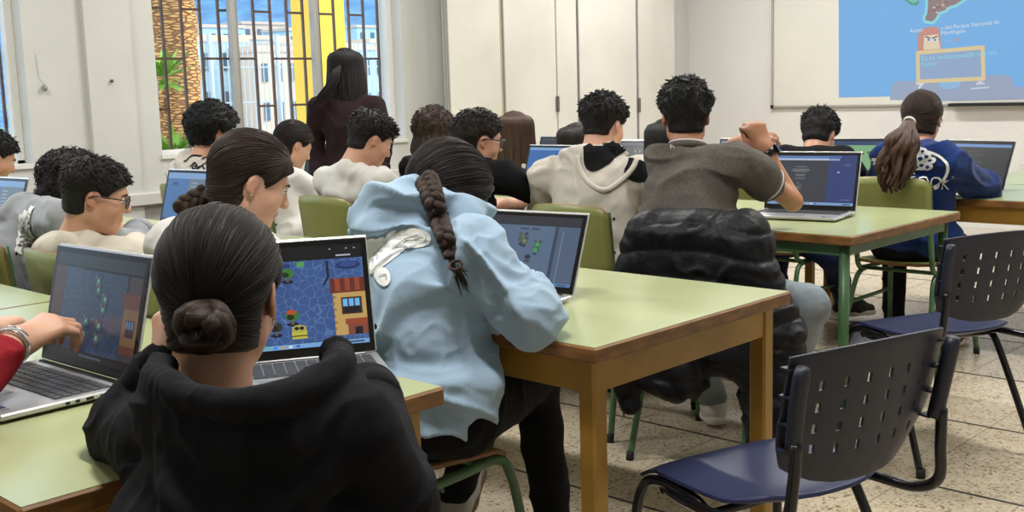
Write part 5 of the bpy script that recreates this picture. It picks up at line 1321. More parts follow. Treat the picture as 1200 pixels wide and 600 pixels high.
    # ---------------- pale blue hoodie
    if want('blue'):
        def hood(k):
            P = [Cap(a, b_, .034, .036, .03) for a, b_ in ((J(436, 258, 2.42), J(452, 236, 2.42)), (J(452, 236, 2.42), J(482, 224, 2.44)), (J(482, 224, 2.44), J(512, 236, 2.42)), (J(442, 250, 2.46), J(500, 250, 2.42)), (J(500, 250, 2.42), J(538, 258, 2.42)), (J(538, 258, 2.42), J(552, 248, 2.48)))]
            return P+[Ell(J(470, 244, 2.45), V(.07, .045, .035), k['Rs'], .03)]
        T = dict(mat='blue_fleece', off=.030, offa=.032, collar=0, more=hood, slv=.97, fold=.024, ff=12, hem=.10)
        I = person('girl in a pale blue hoodie with white script on the back, long thick braid', (524, 167, 2.52), yaw=14, hyaw=2, hpitch=30, hroll=-4, hip=(-1.76, 1.57), hz=.57, s=.99, g=.95, sw=.35,
                   SLR=(J(456, 290, 2.48), J(560, 304, 2.34)), HR=atz(585, 335, .80), HL=atz(545, 325, .80), elb=(J(470, 360, 2.75), atz(612, 364, .80)), topg=T, bot='black_cloth', skin='skin_b',
                   hair=dict(style='combed', mat='hair_darkbrown', tie=(-.25, -.80, -.50), seed=1, opt=dict(K=9, t=.016, nape=-.088, cover=1, side=-.02)), knees=(atz(590, 425, .52), atz(626, 440, .52)),
                   shoe_pos=(atz(532, 578, .12), atz(648, 612, .11)), shoes=('shoe_grey', 'sole_brown', None, (-.5, 0)), bulge=.07, vox=.0052)
        s = []
        path = [on_surf(I, x, y, o_) for x, y, o_ in ((499, 210, .008), (504, 222, .016), (509, 238, .024), (515, 258, .030), (521, 276, .032), (527, 293, .024), (534, 311, .018), (541, 329, .014))]; path = [p for p in path if p is not None]
        v, f, h = braid_mesh(path, .0205, 4.4, taper=.62, tuft=.22); part_of(I, 'braid', v, f, 'hair_brown', h)
        tp = path[-2]; u = nrm(path[-1]-path[-2]); b = MB(); x = nrm(np.cross(u, ZZ)); y = np.cross(u, x); b.tube([tp+x*.013*math.cos(a)+y*.013*math.sin(a) for a in np.linspace(0, 6.28, 14)], .0032, MATS['hair_brown'], 6); mb_part(I, b, 'hair_tie')
        # white script graphic
        o = J(460, 295, 2.40); vw = nrm(FW+RT*.05); rt = nrm(RT-vw*(RT @ vw)); up = np.cross(rt, vw); k = 2.40/FPX
        def px(l): return [((x-460)*k, -(y-295)*k) for x, y in l]
        sh = [fill2(px([(436, 292), (448, 284), (462, 276), (474, 270), (488, 268), (502, 271), (510, 277), (508, 286), (496, 291), (480, 292), (470, 300), (458, 310), (446, 318), (436, 320)])),
              fill2(px([(450, 282), (456, 272), (464, 270), (468, 276), (462, 286), (454, 290)])), fill2(px([(446, 316), (456, 314), (464, 320), (466, 330), (459, 335), (450, 330), (444, 322)])), fill2(px([(424, 300), (432, 286), (446, 277), (452, 282), (442, 298), (432, 318), (424, 326)])), fill2(px([(417, 288), (428, 280), (440, 278), (436, 292), (424, 306), (417, 310)]))]
        for i, (p_, f_) in enumerate(sh): project(I, p_, f_, o, rt, up, vw, .0025+.0004*i, 'white_print', 'script_graphic')
        ln = [stroke2(px(l), .0022) for l in ([(440, 322), (452, 308), (470, 296), (488, 290), (502, 285), (505, 279), (496, 277), (482, 280), (466, 290)], [(452, 286), (462, 276), (470, 270)], [(462, 292), (474, 289), (482, 291)], [(438, 300), (448, 290), (456, 280)], [(450, 312), (458, 306), (463, 300)], [(452, 324), (460, 322), (462, 328)])]
        p_, f_ = merge2(ln); project(I, p_, f_, o, rt, up, vw, .0055, 'print_line', 'graphic_outline')
    # ---------------- boy with glasses
    if want('glasses'):
        I = person('boy with black glasses and a cream top, profile, left side', (109, 181, 3.18), yaw=6, hyaw=-30, hpitch=14, hip=(-3.12, 1.63), s=.93, topg=dict(mat='ecru_tee', off=.018, slv=.95, fold=.008, name='sweatshirt'), skin='skin_a',
                   HR=atz(172, 279, .785), HL=atz(160, 270, .785), hair=dict(style='short', mat='hair_black', seed=5, opt=dict(top=.030, lo=.012, na=.30, fr=.006, front=.042, side=-.005), L=.014, r=.0022), group=None)
        glasses(I)
    # ---------------- grey hoodie
    if want('grey'):
        I = person('student bent forward in a grey hoodie with a white graphic, left edge', (80, 186, 3.85), yaw=4, hyaw=10, hpitch=40, hip=(-3.92, 1.60), s=1.0, topg=dict(mat='grey_fleece', off=.036, offa=.026, hood=1.05, slv=.97, fold=.014), skin='skin_a', bulge=.09,
                   SLR=(J(30, 255, 3.80), J(78, 262, 3.55)), hair=dict(style='curly', mat='hair_darkbrown', seed=2, opt=dict()))
        vw = nrm(FW+RT*.35); rt = nrm(RT-vw*(RT @ vw)); up = np.cross(rt, vw); o = J(28, 275, 3.6); k = 3.6/FPX; it = []; rg = random.Random(9)
        for i in range(17):
            x = 12+(i % 4)*7+rg.uniform(-2, 2)-(i//4)*1.0; y = 256+(i//4)*9+rg.uniform(-2, 2)-(i % 4)*2.5; it.append(fill2([((x+dx*5-28)*k, -(y+dy*5.5-275)*k) for dx, dy in ((-1, -.3), (-.4, -1), (.3, -.6), (1, -.8), (.8, .2), (1, .9), (.1, .6), (-.5, 1))]))
        for i in range(0, 17): project(I, it[i][0], it[i][1], o, rt, up, vw, .004+.0006*(i % 5), 'white_print', 'graphic')
        p_, f_ = merge2([stroke2([((x-28)*k, -(y-275)*k) for x, y in l], .006) for l in ([(12, 262), (18, 256), (24, 262), (30, 254), (36, 258)], [(12, 272), (20, 268), (22, 276), (32, 268), (38, 266)], [(10, 284), (18, 280), (26, 286), (32, 278)], [(14, 292), (22, 290), (26, 296)])]); project(I, p_, f_, o, rt, up, vw, .008, 'grey_fleece', 'graphic_gap')
    if want('edge'):
        I = person('student with dark hair cut off by the far left edge', (-12, 150, 4.9), yaw=-10, hpitch=25, hip=(-5.0, 1.45), topg=dict(mat='black_tee', off=.014, slv=.3), hair=dict(style='short', mat='hair_black', seed=8, opt=dict(top=.03)))
    # ---------------- curly student
    if want('curly'):
        I = person('curly black haired student in a cream hoodie with black lettering by the window', (247, 125, 5.4), yaw=8, hyaw=-6, hpitch=14, hip=(-5.02, 3.12), s=1.0, topg=dict(mat='cream_fleece', off=.030, hood=1.0, slv=.97, fold=.012), skin='skin_a', hair=dict(style='curly', mat='hair_jet', seed=4, opt=dict()))
        vw = nrm(FW); o = J(240, 195, 5.3); k = 5.3/FPX; L_ = []
        for l in ([(214, 190), (222, 182), (232, 182), (238, 176), (230, 172), (222, 178)], [(212, 200), (220, 206), (232, 198), (240, 190), (248, 186)], [(222, 196), (226, 190), (230, 196), (226, 200)], [(234, 186), (242, 182), (246, 188), (240, 192)], [(218, 174), (226, 168), (236, 170)], [(210, 208), (218, 212), (228, 208)]): L_.append(stroke2([((x-240)*k, -(y-195)*k) for x, y in l], .007))
        p_, f_ = merge2(L_); project(I, p_, f_, o, RT, UP, vw, .005, 'black_cloth', 'printed_lines')
        for tx, xx, yy in (('so', 232, 203), ('gan', 236, 211)):
            p_, f_ = text2(tx, .075); p_ = p_+V((xx-240)*k, -(yy-195)*k); project(I, p_, f_, o, RT, UP, vw, .006, 'black_cloth', 'lettering')
    # ---------------- girl with short braid
    if want('braid'):
        I = person('girl in a white hooded top with hair parted into a short braid, centre left', (290, 154, 2.86), yaw=6, hyaw=-22, hpitch=24, hip=(-2.60, 1.56), s=1.0, topg=dict(mat='white_tee', off=.026, hood=.9, slv=.97, fold=.012), skin='skin_b',
                   hair=dict(style='combed', mat='hair_brown', tie=(-.35, -.72, -.62), seed=6, opt=dict(K=10, t=.014, nape=-.09, front=.045, side=-.012)))
        H = I['H']; p0 = H.w(-.03, -.092, -.070)
        v, f, h = braid_mesh([p0, p0+V(-.03, -.05, -.03)]+[p for p in (on_surf(I, 243, 246, .014), on_surf(I, 236, 262, .014), on_surf(I, 230, 285, .014)) if p is not None and np.linalg.norm(p-p0) < .35], .019, 3.6, taper=.6, tuft=.15); part_of(I, 'braid', v, f, 'hair_brown', h)
        b = MB(); b.sphere(H.w(.080, -.003, -.034), .003, MATS['silver'], 8); mb_part(I, b, 'earring')
    # ---------------- girl in white tee by the window
    if want('tee'):
        I = person('girl in a white t-shirt with smooth dark hair, in front of the window', (342, 142, 5.6), yaw=0, hyaw=-12, hpitch=28, hip=(-4.50, 3.22), s=.95, topg=dict(mat='white_tee', off=.012, slv=.28, cuffs=0, name='t_shirt'), bot='blue_jeans', skin='skin_b', hair=dict(style='combed', mat='hair_darkbrown', tie=(0, -.8, -.5), opt=dict(nape=-.09, t=.015)))
        H = I['H']; pts = [(([H.w(x*.3, -.095, -.05), H.w(x, -.12, -.12), H.w(x*1.5, -.10, -.22), H.w(x*1.6, -.06, -.34)]), V(-.7, -.7, 0)) for x in np.linspace(-.04, .04, 8)]
        v, f, h = locks_mesh(pts, .016, .005, n=12); part_of(I, 'ponytail', v, f, 'hair_brown', h)
    # ---------------- boy in white tee
    if want('boy'):
        I = person('boy in a white t-shirt looking down, in front of the teacher', (432, 128, 4.65), yaw=8, hyaw=-18, hpitch=26, hip=(-3.80, 3.12), s=1.0, topg=dict(mat='white_tee', off=.016, slv=.30, cuffs=0, name='t_shirt', fold=.009), skin='skin_a', hair=dict(style='short', mat='hair_black', seed=12, opt=dict(top=.034, lo=.006, na=.4, fr=.012)))
    # ---------------- teacher
    if want('teacher'):
        I = person('woman standing with her back to the room in a dark off-shoulder sweater, at the window', (404, 57, 6.35), yaw=52, hyaw=48, hpitch=4, hip=(-5.08, 4.02), hz=.80, s=.96, g=.95, sw=.33, standing=True, topg=dict(mat='plum_knit', off=.020, offa=.018, slv=.97, collar=0, name='sweater', hem=.14), bot='black_cloth', shoes=('shoe_black', 'shoe_black'),
                   hair=dict(style='long', mat='hair_plum', tie=(0, -.3, -.9), opt=dict(cover=1, t=.016)), HL=J(372, 215, 6.3), HR=J(447, 205, 6.25), elb=(J(370, 165, 6.45), J(450, 160, 6.3)), bulge=.0)
        long_hair(I, 80, .22, 'hair_plum', rad=.0085, wav=.003, arc=(-2.0, 2.0), seed=4)
        H = I['H']; rg = random.Random(6); pts = []
        for i in range(46):
            t = rg.random(); e = rg.uniform(-4, 4); d_ = 6.24-rg.uniform(0, .05)
            pts.append(([H.w(-.02-.04*t, -.105+.02*t, .03-.03*t), J(396+e*.6-4*t, 84, d_), J(390+e-5*t, 100, d_-.02), J(379+e*.8-5*t, 113+3*(1-t), d_-.02), J(366+9*rg.random(), 121+rg.uniform(-2, 2), d_-.02)], -FW))
        v, f, h = locks_mesh(pts, .0055, .0012, n=14, flat=1.0); part_of(I, 'swept_hair', v, f, 'hair_plum', h)
    # ---------------- curly long hair
    if want('curlong'):
        I = person('student with long curly dark hair beside the cupboard, left one', (508, 131, 6.2), yaw=6, hpitch=14, hip=(-4.98, 4.72), topg=dict(mat='black_tee', off=.016, slv=.97), hair=dict(style='curly', mat='hair_brown', opt=dict(cover=1)))
        long_hair(I, 70, .34, 'hair_brown', wav=.016, curl=.018, wf=2.3, rad=.0085, end=.005, seed=3, flare=.004)
    # ---------------- black tee with glasses
    if want('bglass'):
        I = person('student in a black t-shirt with dark-rimmed glasses, short brown-black hair', (559, 126, 4.42), yaw=4, hyaw=-22, hpitch=10, hip=(-3.24, 3.12), s=1.0, sw=.34, g=1.05, topg=dict(mat='black_tee', off=.020, slv=.36, cuffs=0, name='t_shirt'), skin='skin_a',
                   HR=J(596, 240, 4.75), HL=J(588, 240, 4.9), elb=(J(560, 240, 4.7), J(655, 238, 4.52)), SLR=(J(527, 196, 4.5), J(588, 206, 4.36)), hair=dict(style='short', mat='hair_darkbrown', seed=21, opt=dict(top=.030, lo=.011, na=.4)))
        glasses(I, r=.0030)
    if want('long'):
        I = person('student with long straight brown hair seen from behind, middle of the room', (603, 131, 6.05), yaw=20, hyaw=24, hpitch=10, hip=(-4.28, 4.66), topg=dict(mat='ecru_tee', off=.014, slv=.97), hair=dict(style='long', mat='hair_chestnut', tie=(0, -.3, -.9), opt=dict(cover=1, t=.014)))
        long_hair(I, 70, .36, 'hair_chestnut', wav=.006, curl=.004, rad=.0085, seed=8)
    # ---------------- cream and black hoodie boy
    if want('cream'):
        T = dict(mat='cream_fleece', off=.034, offa=.026, hood=1.12, slv=.97, fold=.013)
        I = person('boy in a cream hoodie with black sleeve bands and hood lining, centre', (706, 108, 4.30), yaw=22, hyaw=6, hpitch=16, hip=(-2.66, 3.30), s=1.0, sw=.37, topg=T, skin='skin_b',
                   hair=dict(style='short', mat='hair_black', seed=31, opt=dict(top=.036, lo=.004, na=.75, fr=.012, nape=-.06)))
        # black lining of the hood and upper sleeve panel
        vw = nrm(FW); rt = nrm(RT); up = np.cross(rt, vw); cx, cy = 705, 190; o = J(cx, cy, 4.3); k = 4.3/FPX
        for nm, po in (('hood_lining', [(681, 176), (694, 170), (720, 169), (737, 173), (724, 183), (708, 197), (692, 205), (683, 198)]), ('sleeve_band', [(733, 189), (745, 192), (757, 201), (764, 214), (744, 217), (727, 209)])):
            p_, f_ = fill2([((x-cx)*k, -(y-cy)*k) for x, y in po]); project(I, p_, f_, o, rt, up, vw, .004, 'black_tee', nm)
        pp = [p for p in (on_surf(I, x, y, .003, False) for x, y in [(677, 182), (680, 199), (691, 215), (708, 223), (725, 214), (740, 199), (747, 186)]) if p is not None]
        b = MB(); b.tube(catmull(pp, 24), .0105, MATS['cream_fleece'], 10); mb_part(I, b, 'hood_rim')
    if want('behind'):
        I = person('dark haired student mostly hidden behind the cream hoodie boy', (676, 145, 6.1), yaw=20, hpitch=20, hip=(-3.85, 4.74), topg=dict(mat='black_tee', off=.014, slv=.97), hair=dict(style='long', mat='hair_darkbrown', tie=(0, -.3, -.9), opt=dict(cover=1, t=.014)))
        long_hair(I, 30, .26, 'hair_darkbrown', wav=.010, seed=11)
        I = person('student with long black hair mostly hidden behind the grey polo boy', (781, 140, 5.7), yaw=20, hpitch=20, hip=(-3.32, 4.70), topg=dict(mat='black_tee', off=.014, slv=.97), hair=dict(style='long', mat='hair_jet', tie=(0, -.3, -.9), opt=dict(cover=1, t=.014)))
        long_hair(I, 30, .28, 'hair_jet', seed=12)
    # ---------------- grey polo boy
    if want('polo'):
        WR = J(896, 174, 3.90)
        def hf(q, W_, E_, f, r):
            if q > 0: return hand_prims(W_, nrm(J(880, 138, 3.88)-W_), nrm(-FW+RT*.25), nrm(-RT+UP*.4), 1.02, (80, 85, 60), .9)
            return hand_prims(W_, nrm(J(893, 164, 3.96)-W_), nrm(-FW+UP*.4), nrm(UP-FW*.2), .98, (35, 60, 50), .7)
        T = dict(mat='grey_polo', off=.020, slv=.27, cuffs=0, fold=.016, name='polo_shirt', ff=10)
        I = person('boy in a grey polo shirt seen from behind, hands clasped by his face', (803, 91, 3.86), yaw=30, hyaw=38, hpitch=6, hip=(-2.16, 3.15), hz=.55, s=1.04, sw=.37, topg=T, skin='skin_c', bot='grey_jeans', shoes=('shoe_white', 'sole_white', 'black_cloth', (.0, .0)),
                   SLR=(J(778, 192, 3.86), J(864, 190, 3.74)), HR=WR, HL=J(868, 168, 4.02), elb=(J(815, 235, 4.15), J(929, 236, 3.92)), handfn=hf,
                   knees=(J(800, 400, 3.95), J(945, 358, 3.55)), shoe_pos=(atz(836, 466, .10), atz(908, 496, .10)),
                   hair=dict(style='short', mat='hair_jet', seed=41, opt=dict(top=.040, lo=.009, na=.75, nf=48, nape=-.07)))
        # collar with white stripe
        C7, f, r = I['C7'], I['f'], I['r']
        for (o_, z_, rr, m_, nm, w_) in ((0, .040, .058, 'grey_polo', 'collar', .013), (0, .052, .057, 'white_tee', 'collar_stripe', .0045)):
            b = MB(); b.tube([C7+f*.022+r*math.cos(a)*rr*1.06+f*math.sin(a)*rr*1.0+ZZ*(z_-.012-.018*math.sin(a)) for a in np.linspace(0, 2*math.pi, 28)], w_, MATS[m_], 10); mb_part(I, b, nm)
        for S_, E_ in ((I['SR'], I['ER']), (I['SL'], I['EL'])):
            u = nrm(E_-S_); c = S_+(E_-S_)*.54; x = nrm(np.cross(u, ZZ)); y = np.cross(u, x)
            b = MB()
            b.tube([c+u*.010, c-u*.012], .064, MATS['grey_polo'], 28); b.tube([c+u*.003, c-u*.003], .0655, MATS['white_tee'], 28); mb_part(I, b, 'sleeve_band')
        u = nrm(I['WR']-I['ER']); c = I['WR']-u*.018; x = nrm(np.cross(u, UP)); b = MB(); b.tube([c-u*.013, c-u*.012, c+u*.012, c+u*.013], [.030, .0345, .0345, .030], MATS['black_plastic'], 24); wt = mb_part(I, b, 'watch_strap')
        side = nrm(RT*.8+UP*.5-FW*.3); side = nrm(side-u*(side @ u)); R_ = np.stack([np.cross(u, side), u, side], 1); b = MB(); b.box(c+side*.037, (.034, .038, .010), MATS['black_plastic'], R_, bev=.004); b.box(c+side*.0424, (.028, .032, .002), MATS['watch_face'], R_); mb_part(I, b, 'watch_case')
        vw = nrm(FW); p_, f_ = text2('M', .020, 1); project(I, p_, f_, J(793, 171, 3.7), RT, UP, vw, .002, 'white_print', 'small_emblem')
        I_POLO.update(I)
    # ---------------- black tee by the board
    if want('btee'):
        I = person('boy in a black t-shirt bent over his laptop below the whiteboard', (960, 126, 5.15), yaw=18, hyaw=12, hpitch=34, hip=(-2.76, 4.80), s=.98, topg=dict(mat='black_tee', off=.024, slv=.32, cuffs=0, name='t_shirt'), bot='navy_track', shoes=('shoe_black', 'sole_white', 'white_tee', (0, 0)), shoe_pos=(None, atz(990, 352, .10)), knees=(None, J(975, 300, 5.2)),
                   SLR=(J(920, 186, 5.15), J(985, 188, 5.0)), hair=dict(style='short', mat='hair_jet', seed=51, opt=dict(top=.038, lo=.012, na=.7)))
    # ---------------- blue sweatshirt
    if want('royal'):
        T = dict(mat='royal_sweat', off=.036, offa=.032, slv=.97, fold=.020, name='sweatshirt', ff=9)
        I = person('girl in a royal blue sweatshirt with a white circular print, long wavy ponytail', (1081, 107, 4.95), yaw=20, hyaw=16, hpitch=16, hip=(-2.10, 4.78), s=1.0, sw=.39, topg=T, skin='skin_b', shoes=('shoe_black', 'sole_white'), bot='black_cloth',
                   SLR=(J(1044, 184, 4.93), J(1110, 190, 4.76)), HR=J(1140, 215, 5.25), HL=J(1060, 225, 5.3), elb=(J(1030, 235, 5.1), J(1152, 222, 4.98)), knees=(None, J(1120, 290, 5.2)),
                   hair=dict(style='combed', mat='hair_brown', tie=(-.25, -.85, -.30), seed=9, opt=dict(K=8, t=.014, nape=-.08)))
        H = I['H']; rg = random.Random(2); pts = []
        t0 = J(1066, 142, 4.80)
        for i in range(44):
            a = rg.random()*6.28; q = rg.random()**.5; dx, dz = math.cos(a)*q, math.sin(a)*q
            L_ = rg.uniform(.75, 1.12)
            pp = [t0, J(1063+dx*6, 152+dz*3, 4.74+dz*.02)]
            for k, (x, y, w) in enumerate(((1058, 166, 15), (1053, 184, 19), (1048, 202, 19), (1045, 218, 13))):
                pp.append(J(x+dx*w+3.6*math.sin(i*2+k*2.1), 142+(y-142)*L_, 4.66+.035*dz+.012*math.cos(i+k*2)))
            pts.append((pp, -FW))
        v, f, h = locks_mesh(pts, .0135, .003, n=26, flat=1.5); part_of(I, 'ponytail', v, f, 'hair_chestnut', h)
        b = MB(); u = nrm(J(1062, 152, 4.74)-t0); x = nrm(np.cross(u, FW)); y = np.cross(u, x); b.tube([t0+u*.01+x*.022*math.cos(a)+y*.022*math.sin(a) for a in np.linspace(0, 6.28, 18)], .006, MATS['white_tee'], 8); mb_part(I, b, 'hair_tie')
        glasses(I)
        vw = nrm(FW+RT*.1); rt = nrm(RT-vw*(RT @ vw)); up = np.cross(rt, vw); k = 4.7/FPX; cx, cy = 1072, 205; o = J(cx, cy, 4.7)
        ring = [((38*math.cos(a))*k, (27*math.sin(a)+5)*k) for a in np.linspace(-.15, 6.13, 60)]
        pr = [(ring[:60])]; p_, f_ = stroke2(ring, .010, 120); project(I, p_, f_, o, rt, up, vw, .004, 'white_print', 'print_ring')
        it = []; rg = random.Random(5)
        blobs = [(1080, 172, 4), (1086, 176, 4), (1077, 178, 4), (1084, 184, 5), (1090, 182, 4), (1094, 187, 4), (1078, 187, 5), (1086, 192, 5), (1092, 194, 3.5), (1072, 184, 4), (1074, 191, 4), (1081, 194, 3.5), (1037, 184, 4)]
        for i, (x, y, r_) in enumerate(blobs):
            po = [((x-cx+r_*1.25*math.cos(a))*k, -(y-cy+r_*1.05*math.sin(a))*k) for a in np.linspace(0, 6.28, 9)[:-1]]; project(I, *fill2(po), o, rt, up, vw, .004+.0005*(i % 4), 'white_print', 'flower_petal')
            po = [((x-cx+r_*.5*math.cos(a+i))*k, -(y-cy+r_*.42*math.sin(a+i))*k) for a in np.linspace(0, 6.28, 7)[:-1]]; project(I, *fill2(po), o, rt, up, vw, .0085, 'royal_sweat', 'flower_heart')
        for tx, x, y, sz in (('THE', 1069, 211, .042), ('DOOK', 1093, 221, .062)):
            p_, f_ = text2(tx, sz, .9); p_ = p_*V(1, 1.25)+V((x-cx)*k, -(y-cy)*k); project(I, p_, f_, o, rt, up, vw, .006, 'white_print', 'lettering')
    # ---------------- puffer jacket hanging on the polo boy's chair
    if want('jacket'): puffer()
I_POLO = {}
def puffer():
    cx, cy = -2.05, 3.02; f, r = hd(8); f2 = f; bk = -f; C = V(cx, cy, 0)
    def T(a, b, z): return C+r*(a*.96+.035)+f*b+ZZ*(z-.062)
    P = []
    # back panel folded over the backrest and hanging behind it
    P += [Cap(T(-.19, -.045, .865), T(.17, -.045, .875), .040, k=.03), Box(T(0, -.085, .66), (.46, .085, .44), np.stack([r, f, ZZ], 1), .04, .05), Cap(T(-.2, -.03, .83), T(.19, -.03, .84), .055, k=.04),
          Cap(T(.16, -.07, .84), T(.30, -.08, .55), .062, .075, .05), Cap(T(.29, -.08, .55), T(.325, -.06, .20), .066, .056, .04), Cap(T(.20, -.09, .62), T(.245, -.07, .20), .080, .050, .04),
          Cap(T(-.20, -.06, .82), T(-.27, -.08, .60), .050, .062, .05), Cap(T(-.10, -.10, .50), T(-.02, -.11, .40), .09, .08, .05), Cap(T(.06, -.10, .52), T(.12, -.10, .48), .085, .075, .05),
          Cap(T(-.27, -.09, .60), T(-.30, -.12, .42), .060, .050, .05), Cap(T(-.29, -.12, .42), T(-.05, -.13, .36), .050, .050, .05), Cap(T(-.24, -.13, .40), T(-.22, -.14, .27), .045, .030, .04)]
    v, F = implicit(P, .0075); n = vnormals(v, F)
    # quilting: pinched seams every nine centimetres
    z = v[:, 2]+.03*vnoise(v*6)+.02*np.sin((v @ r)*9); t = (z/.082) % 1; prof = np.sin(t*math.pi)**.45
    v = v+n*(.012*(prof-.6)+folds(v, .009, 18, (1, 1, .7)))[:, None]
    base = V(cx, cy, 0); root = empty('puffer_jacket', base, 0, 'black quilted puffer jacket draped over the grey polo boy\'s chair', 'jacket')
    mk('shell', v, F, [MATS['puffer']], root, base)
    b = MB(); b.tube(catmull([T(-.24, -.145, .36), T(-.24, -.15, .30), T(-.235, -.15, .235)], 6), .003, MATS['puffer_lining'], 6); o = b.build('drawcord'); o.parent = root; o.matrix_parent_inverse = Matrix.Translation(-Vector(base))
# ---------------------------------------------------------------- scene assembly
mat('board_white', srgb(214, 213, 206), .35, var=.02, vscale=2, coat=.2)
def pane():
    m = bpy.data.materials.new('pane'); m.use_nodes = True; nt = m.node_tree; N = nt.nodes; L = nt.links; N.remove(N['Principled BSDF'])
    t = N.new('ShaderNodeBsdfTransparent'); t.inputs[0].default_value = (.97, .98, .98, 1); g = N.new('ShaderNodeBsdfGlossy'); g.inputs['Roughness'].default_value = .02
    x = N.new('ShaderNodeMixShader'); x.inputs[0].default_value = .05; L.new(t.outputs[0], x.inputs[1]); L.new(g.outputs[0], x.inputs[2]); L.new(x.outputs[0], N['Material Output'].inputs[0]); MATS['pane'] = m
pane()
build_room(); build_outside()

cam = bpy.data.cameras.new('camera'); co = bpy.data.objects.new('camera', cam); COL.objects.link(co)
M = Matrix.Identity(4)
for i in range(3): M[i][0] = RT[i]; M[i][1] = UP[i]; M[i][2] = -FW[i]; M[i][3] = CAM[i]
co.matrix_world = M; cam.sensor_width = 36; cam.lens = 36*FPX/1200; cam.clip_start = .05; cam.clip_end = 600; SC.camera = co

# ---- light: sky and sun outside, fluorescent battens on the ceiling
w = bpy.data.worlds.new('world'); SC.world = w; w.use_nodes = True; bg = w.node_tree.nodes['Background']; bg.inputs[0].default_value = (*srgb(196, 220, 244), 1); bg.inputs[1].default_value = 3.6
def sun(e, rot):
    l = bpy.data.lights.new('sun', 'SUN'); l.energy = e; l.angle = .01; l.color = (1, .95, .86); o = bpy.data.objects.new('sun', l); COL.objects.link(o); o.rotation_euler = rot
sun(4, (math.radians(52), 0, math.radians(150)))
for y0, y1 in ((-1.45, .30), (.72, 2.60), (3.36, 5.25)):
    l = bpy.data.lights.new('window_portal', 'AREA'); l.shape = 'RECTANGLE'; l.size = 1.73; l.size_y = y1-y0; l.cycles.is_portal = True
    o = bpy.data.objects.new('window_portal', l); COL.objects.link(o); o.location = (XW-.27, (y0+y1)/2, 1.78); o.rotation_euler = (0, math.radians(-90), 0)
k_ = 0
for yy in (1.2, 4.2, 7.0):
    for xx in (-4.4, -1.4):
        r = empty('ceiling_light', (xx, yy, ZC), 0, 'white fluorescent ceiling batten over the classroom, %s row, %s side' % (('rear', 'middle', 'front')[k_//2], ('window', 'inner')[k_ % 2]), 'ceiling light', 'fluorescent battens on the ceiling'); k_ += 1
        b = MB(); b.box((0, 0, -.03), (1.25, .16, .06), MATS['white_paint'], bev=.01); b.build('housing', r)
        for q in (-.04, .04): b = MB(); b.tube([(-.6, q, -.075), (.6, q, -.075)], .013, glow('tube_glow', (1, .97, .92), 4), 10); b.build('tube', r)
        l = bpy.data.lights.new('batten', 'AREA'); l.shape = 'RECTANGLE'; l.size = 1.2; l.size_y = .16; l.energy = 60; l.color = (1, .98, .955); o = bpy.data.objects.new('batten', l); COL.objects.link(o); o.location = (xx, yy, ZC-.10)
SC.view_settings.view_transform = 'Standard'; SC.view_settings.look = 'None'; SC.view_settings.gamma = 1; SC.view_settings.exposure = EXPO; SC.view_settings.use_curve_mapping = False
try: SC.cycles.use_denoising = True; SC.cycles.max_bounces = 7; SC.cycles.sample_clamp_indirect = 4; SC.cycles.caustics_reflective = False; SC.cycles.caustics_refractive = False
except Exception: pass

# ---- tables
table('pale green-topped table in the bottom left corner carrying two open laptops', -2.86, -1.405, .55, 1.295)
table('pale green table touching the left end of the bottom left laptop table', -4.32, -2.866, .55, 1.295)
table('front pale green table with a mustard frame and bare near corner', -2.83, -1.375, 1.675, 2.44)
table('pale green table in front of the boy with glasses and cream top', -4.29, -2.836, 1.675, 2.44)
table('pale green table beyond the boy with glasses, under the barred window', -5.75, -4.296, 1.675, 2.44)
table('green-legged table under the laptop beside the grey polo shirt', -3.15, -1.70, 3.43, 4.30, 'green', rot=-1)
table('pale green table in front of the boys in white and black shirts', -4.62, -3.166, 3.43, 4.30, 'green')
table('pale green table in front of the curly haired student by the window', -5.93, -4.636, 3.43, 4.25, 'green')
table('mustard-framed table under the right arm of the blue sweatshirt girl', -3.0, -1.55, 4.93, 5.69, z=.72)
table('pale table pushed against the far side of the blue sweatshirt girl\'s table', -3.0, -1.55, 5.70, 6.42, z=.72)
table('pale table in front of the long haired students in the middle', -4.46, -3.01, 4.93, 5.69, z=.72)
table('pale table beside the cupboard wall, in front of the curly long haired student', -5.62, -4.47, 4.93, 5.69, z=.72)

# ---- chairs
def gc(label, px=None, X=None, Y=None, rot=0, z_top=.84):
    if FAST_SKIP and 'chairs' in FAST_SKIP: return
    green_chair(label, X, Y, rot, z_top=z_top)
p = atz(12, 280, .84)
gc('olive school chair at the left edge behind the grey hoodie', X=p[0]-.19, Y=p[1]+.02)
gc('olive school chair behind the boy with glasses and cream top', X=-3.14, Y=1.43)
p = atz(440, 358, .84)
gc('olive school chair under the pale blue hoodie', X=p[0]-.20, Y=p[1]+.012, rot=2)
gc('olive school chair under the white hooded girl with the short braid', X=-2.55, Y=1.36)
gc('olive school chair behind the curly haired student by the window', X=-5.06, Y=2.95)
gc('olive school chair behind the boy in the white t-shirt', X=-3.775, Y=2.88)
gc('olive school chair behind the boy in the cream and black hoodie', X=-2.62, Y=3.10)
gc('olive school chair hidden under the black puffer jacket', X=-2.05, Y=3.02, rot=8)
gc('olive school chair behind the black t-shirt student with glasses', X=-3.22, Y=2.90)
gc('olive school chair behind the girl in the white t-shirt by the window', X=-4.50, Y=2.97)
gc('olive school chair behind the blue sweatshirt girl', X=-2.115, Y=4.62)
gc('olive school chair with its bare seat showing under the green-legged table', X=-2.76, Y=4.62)
gc('olive school chair behind the curly long haired student', X=-5.18, Y=4.66)
gc('olive school chair behind the student with long straight brown hair', X=-4.35, Y=4.55)
gc('olive school chair under the student hidden behind the cream hoodie boy', X=-3.80, Y=4.60)
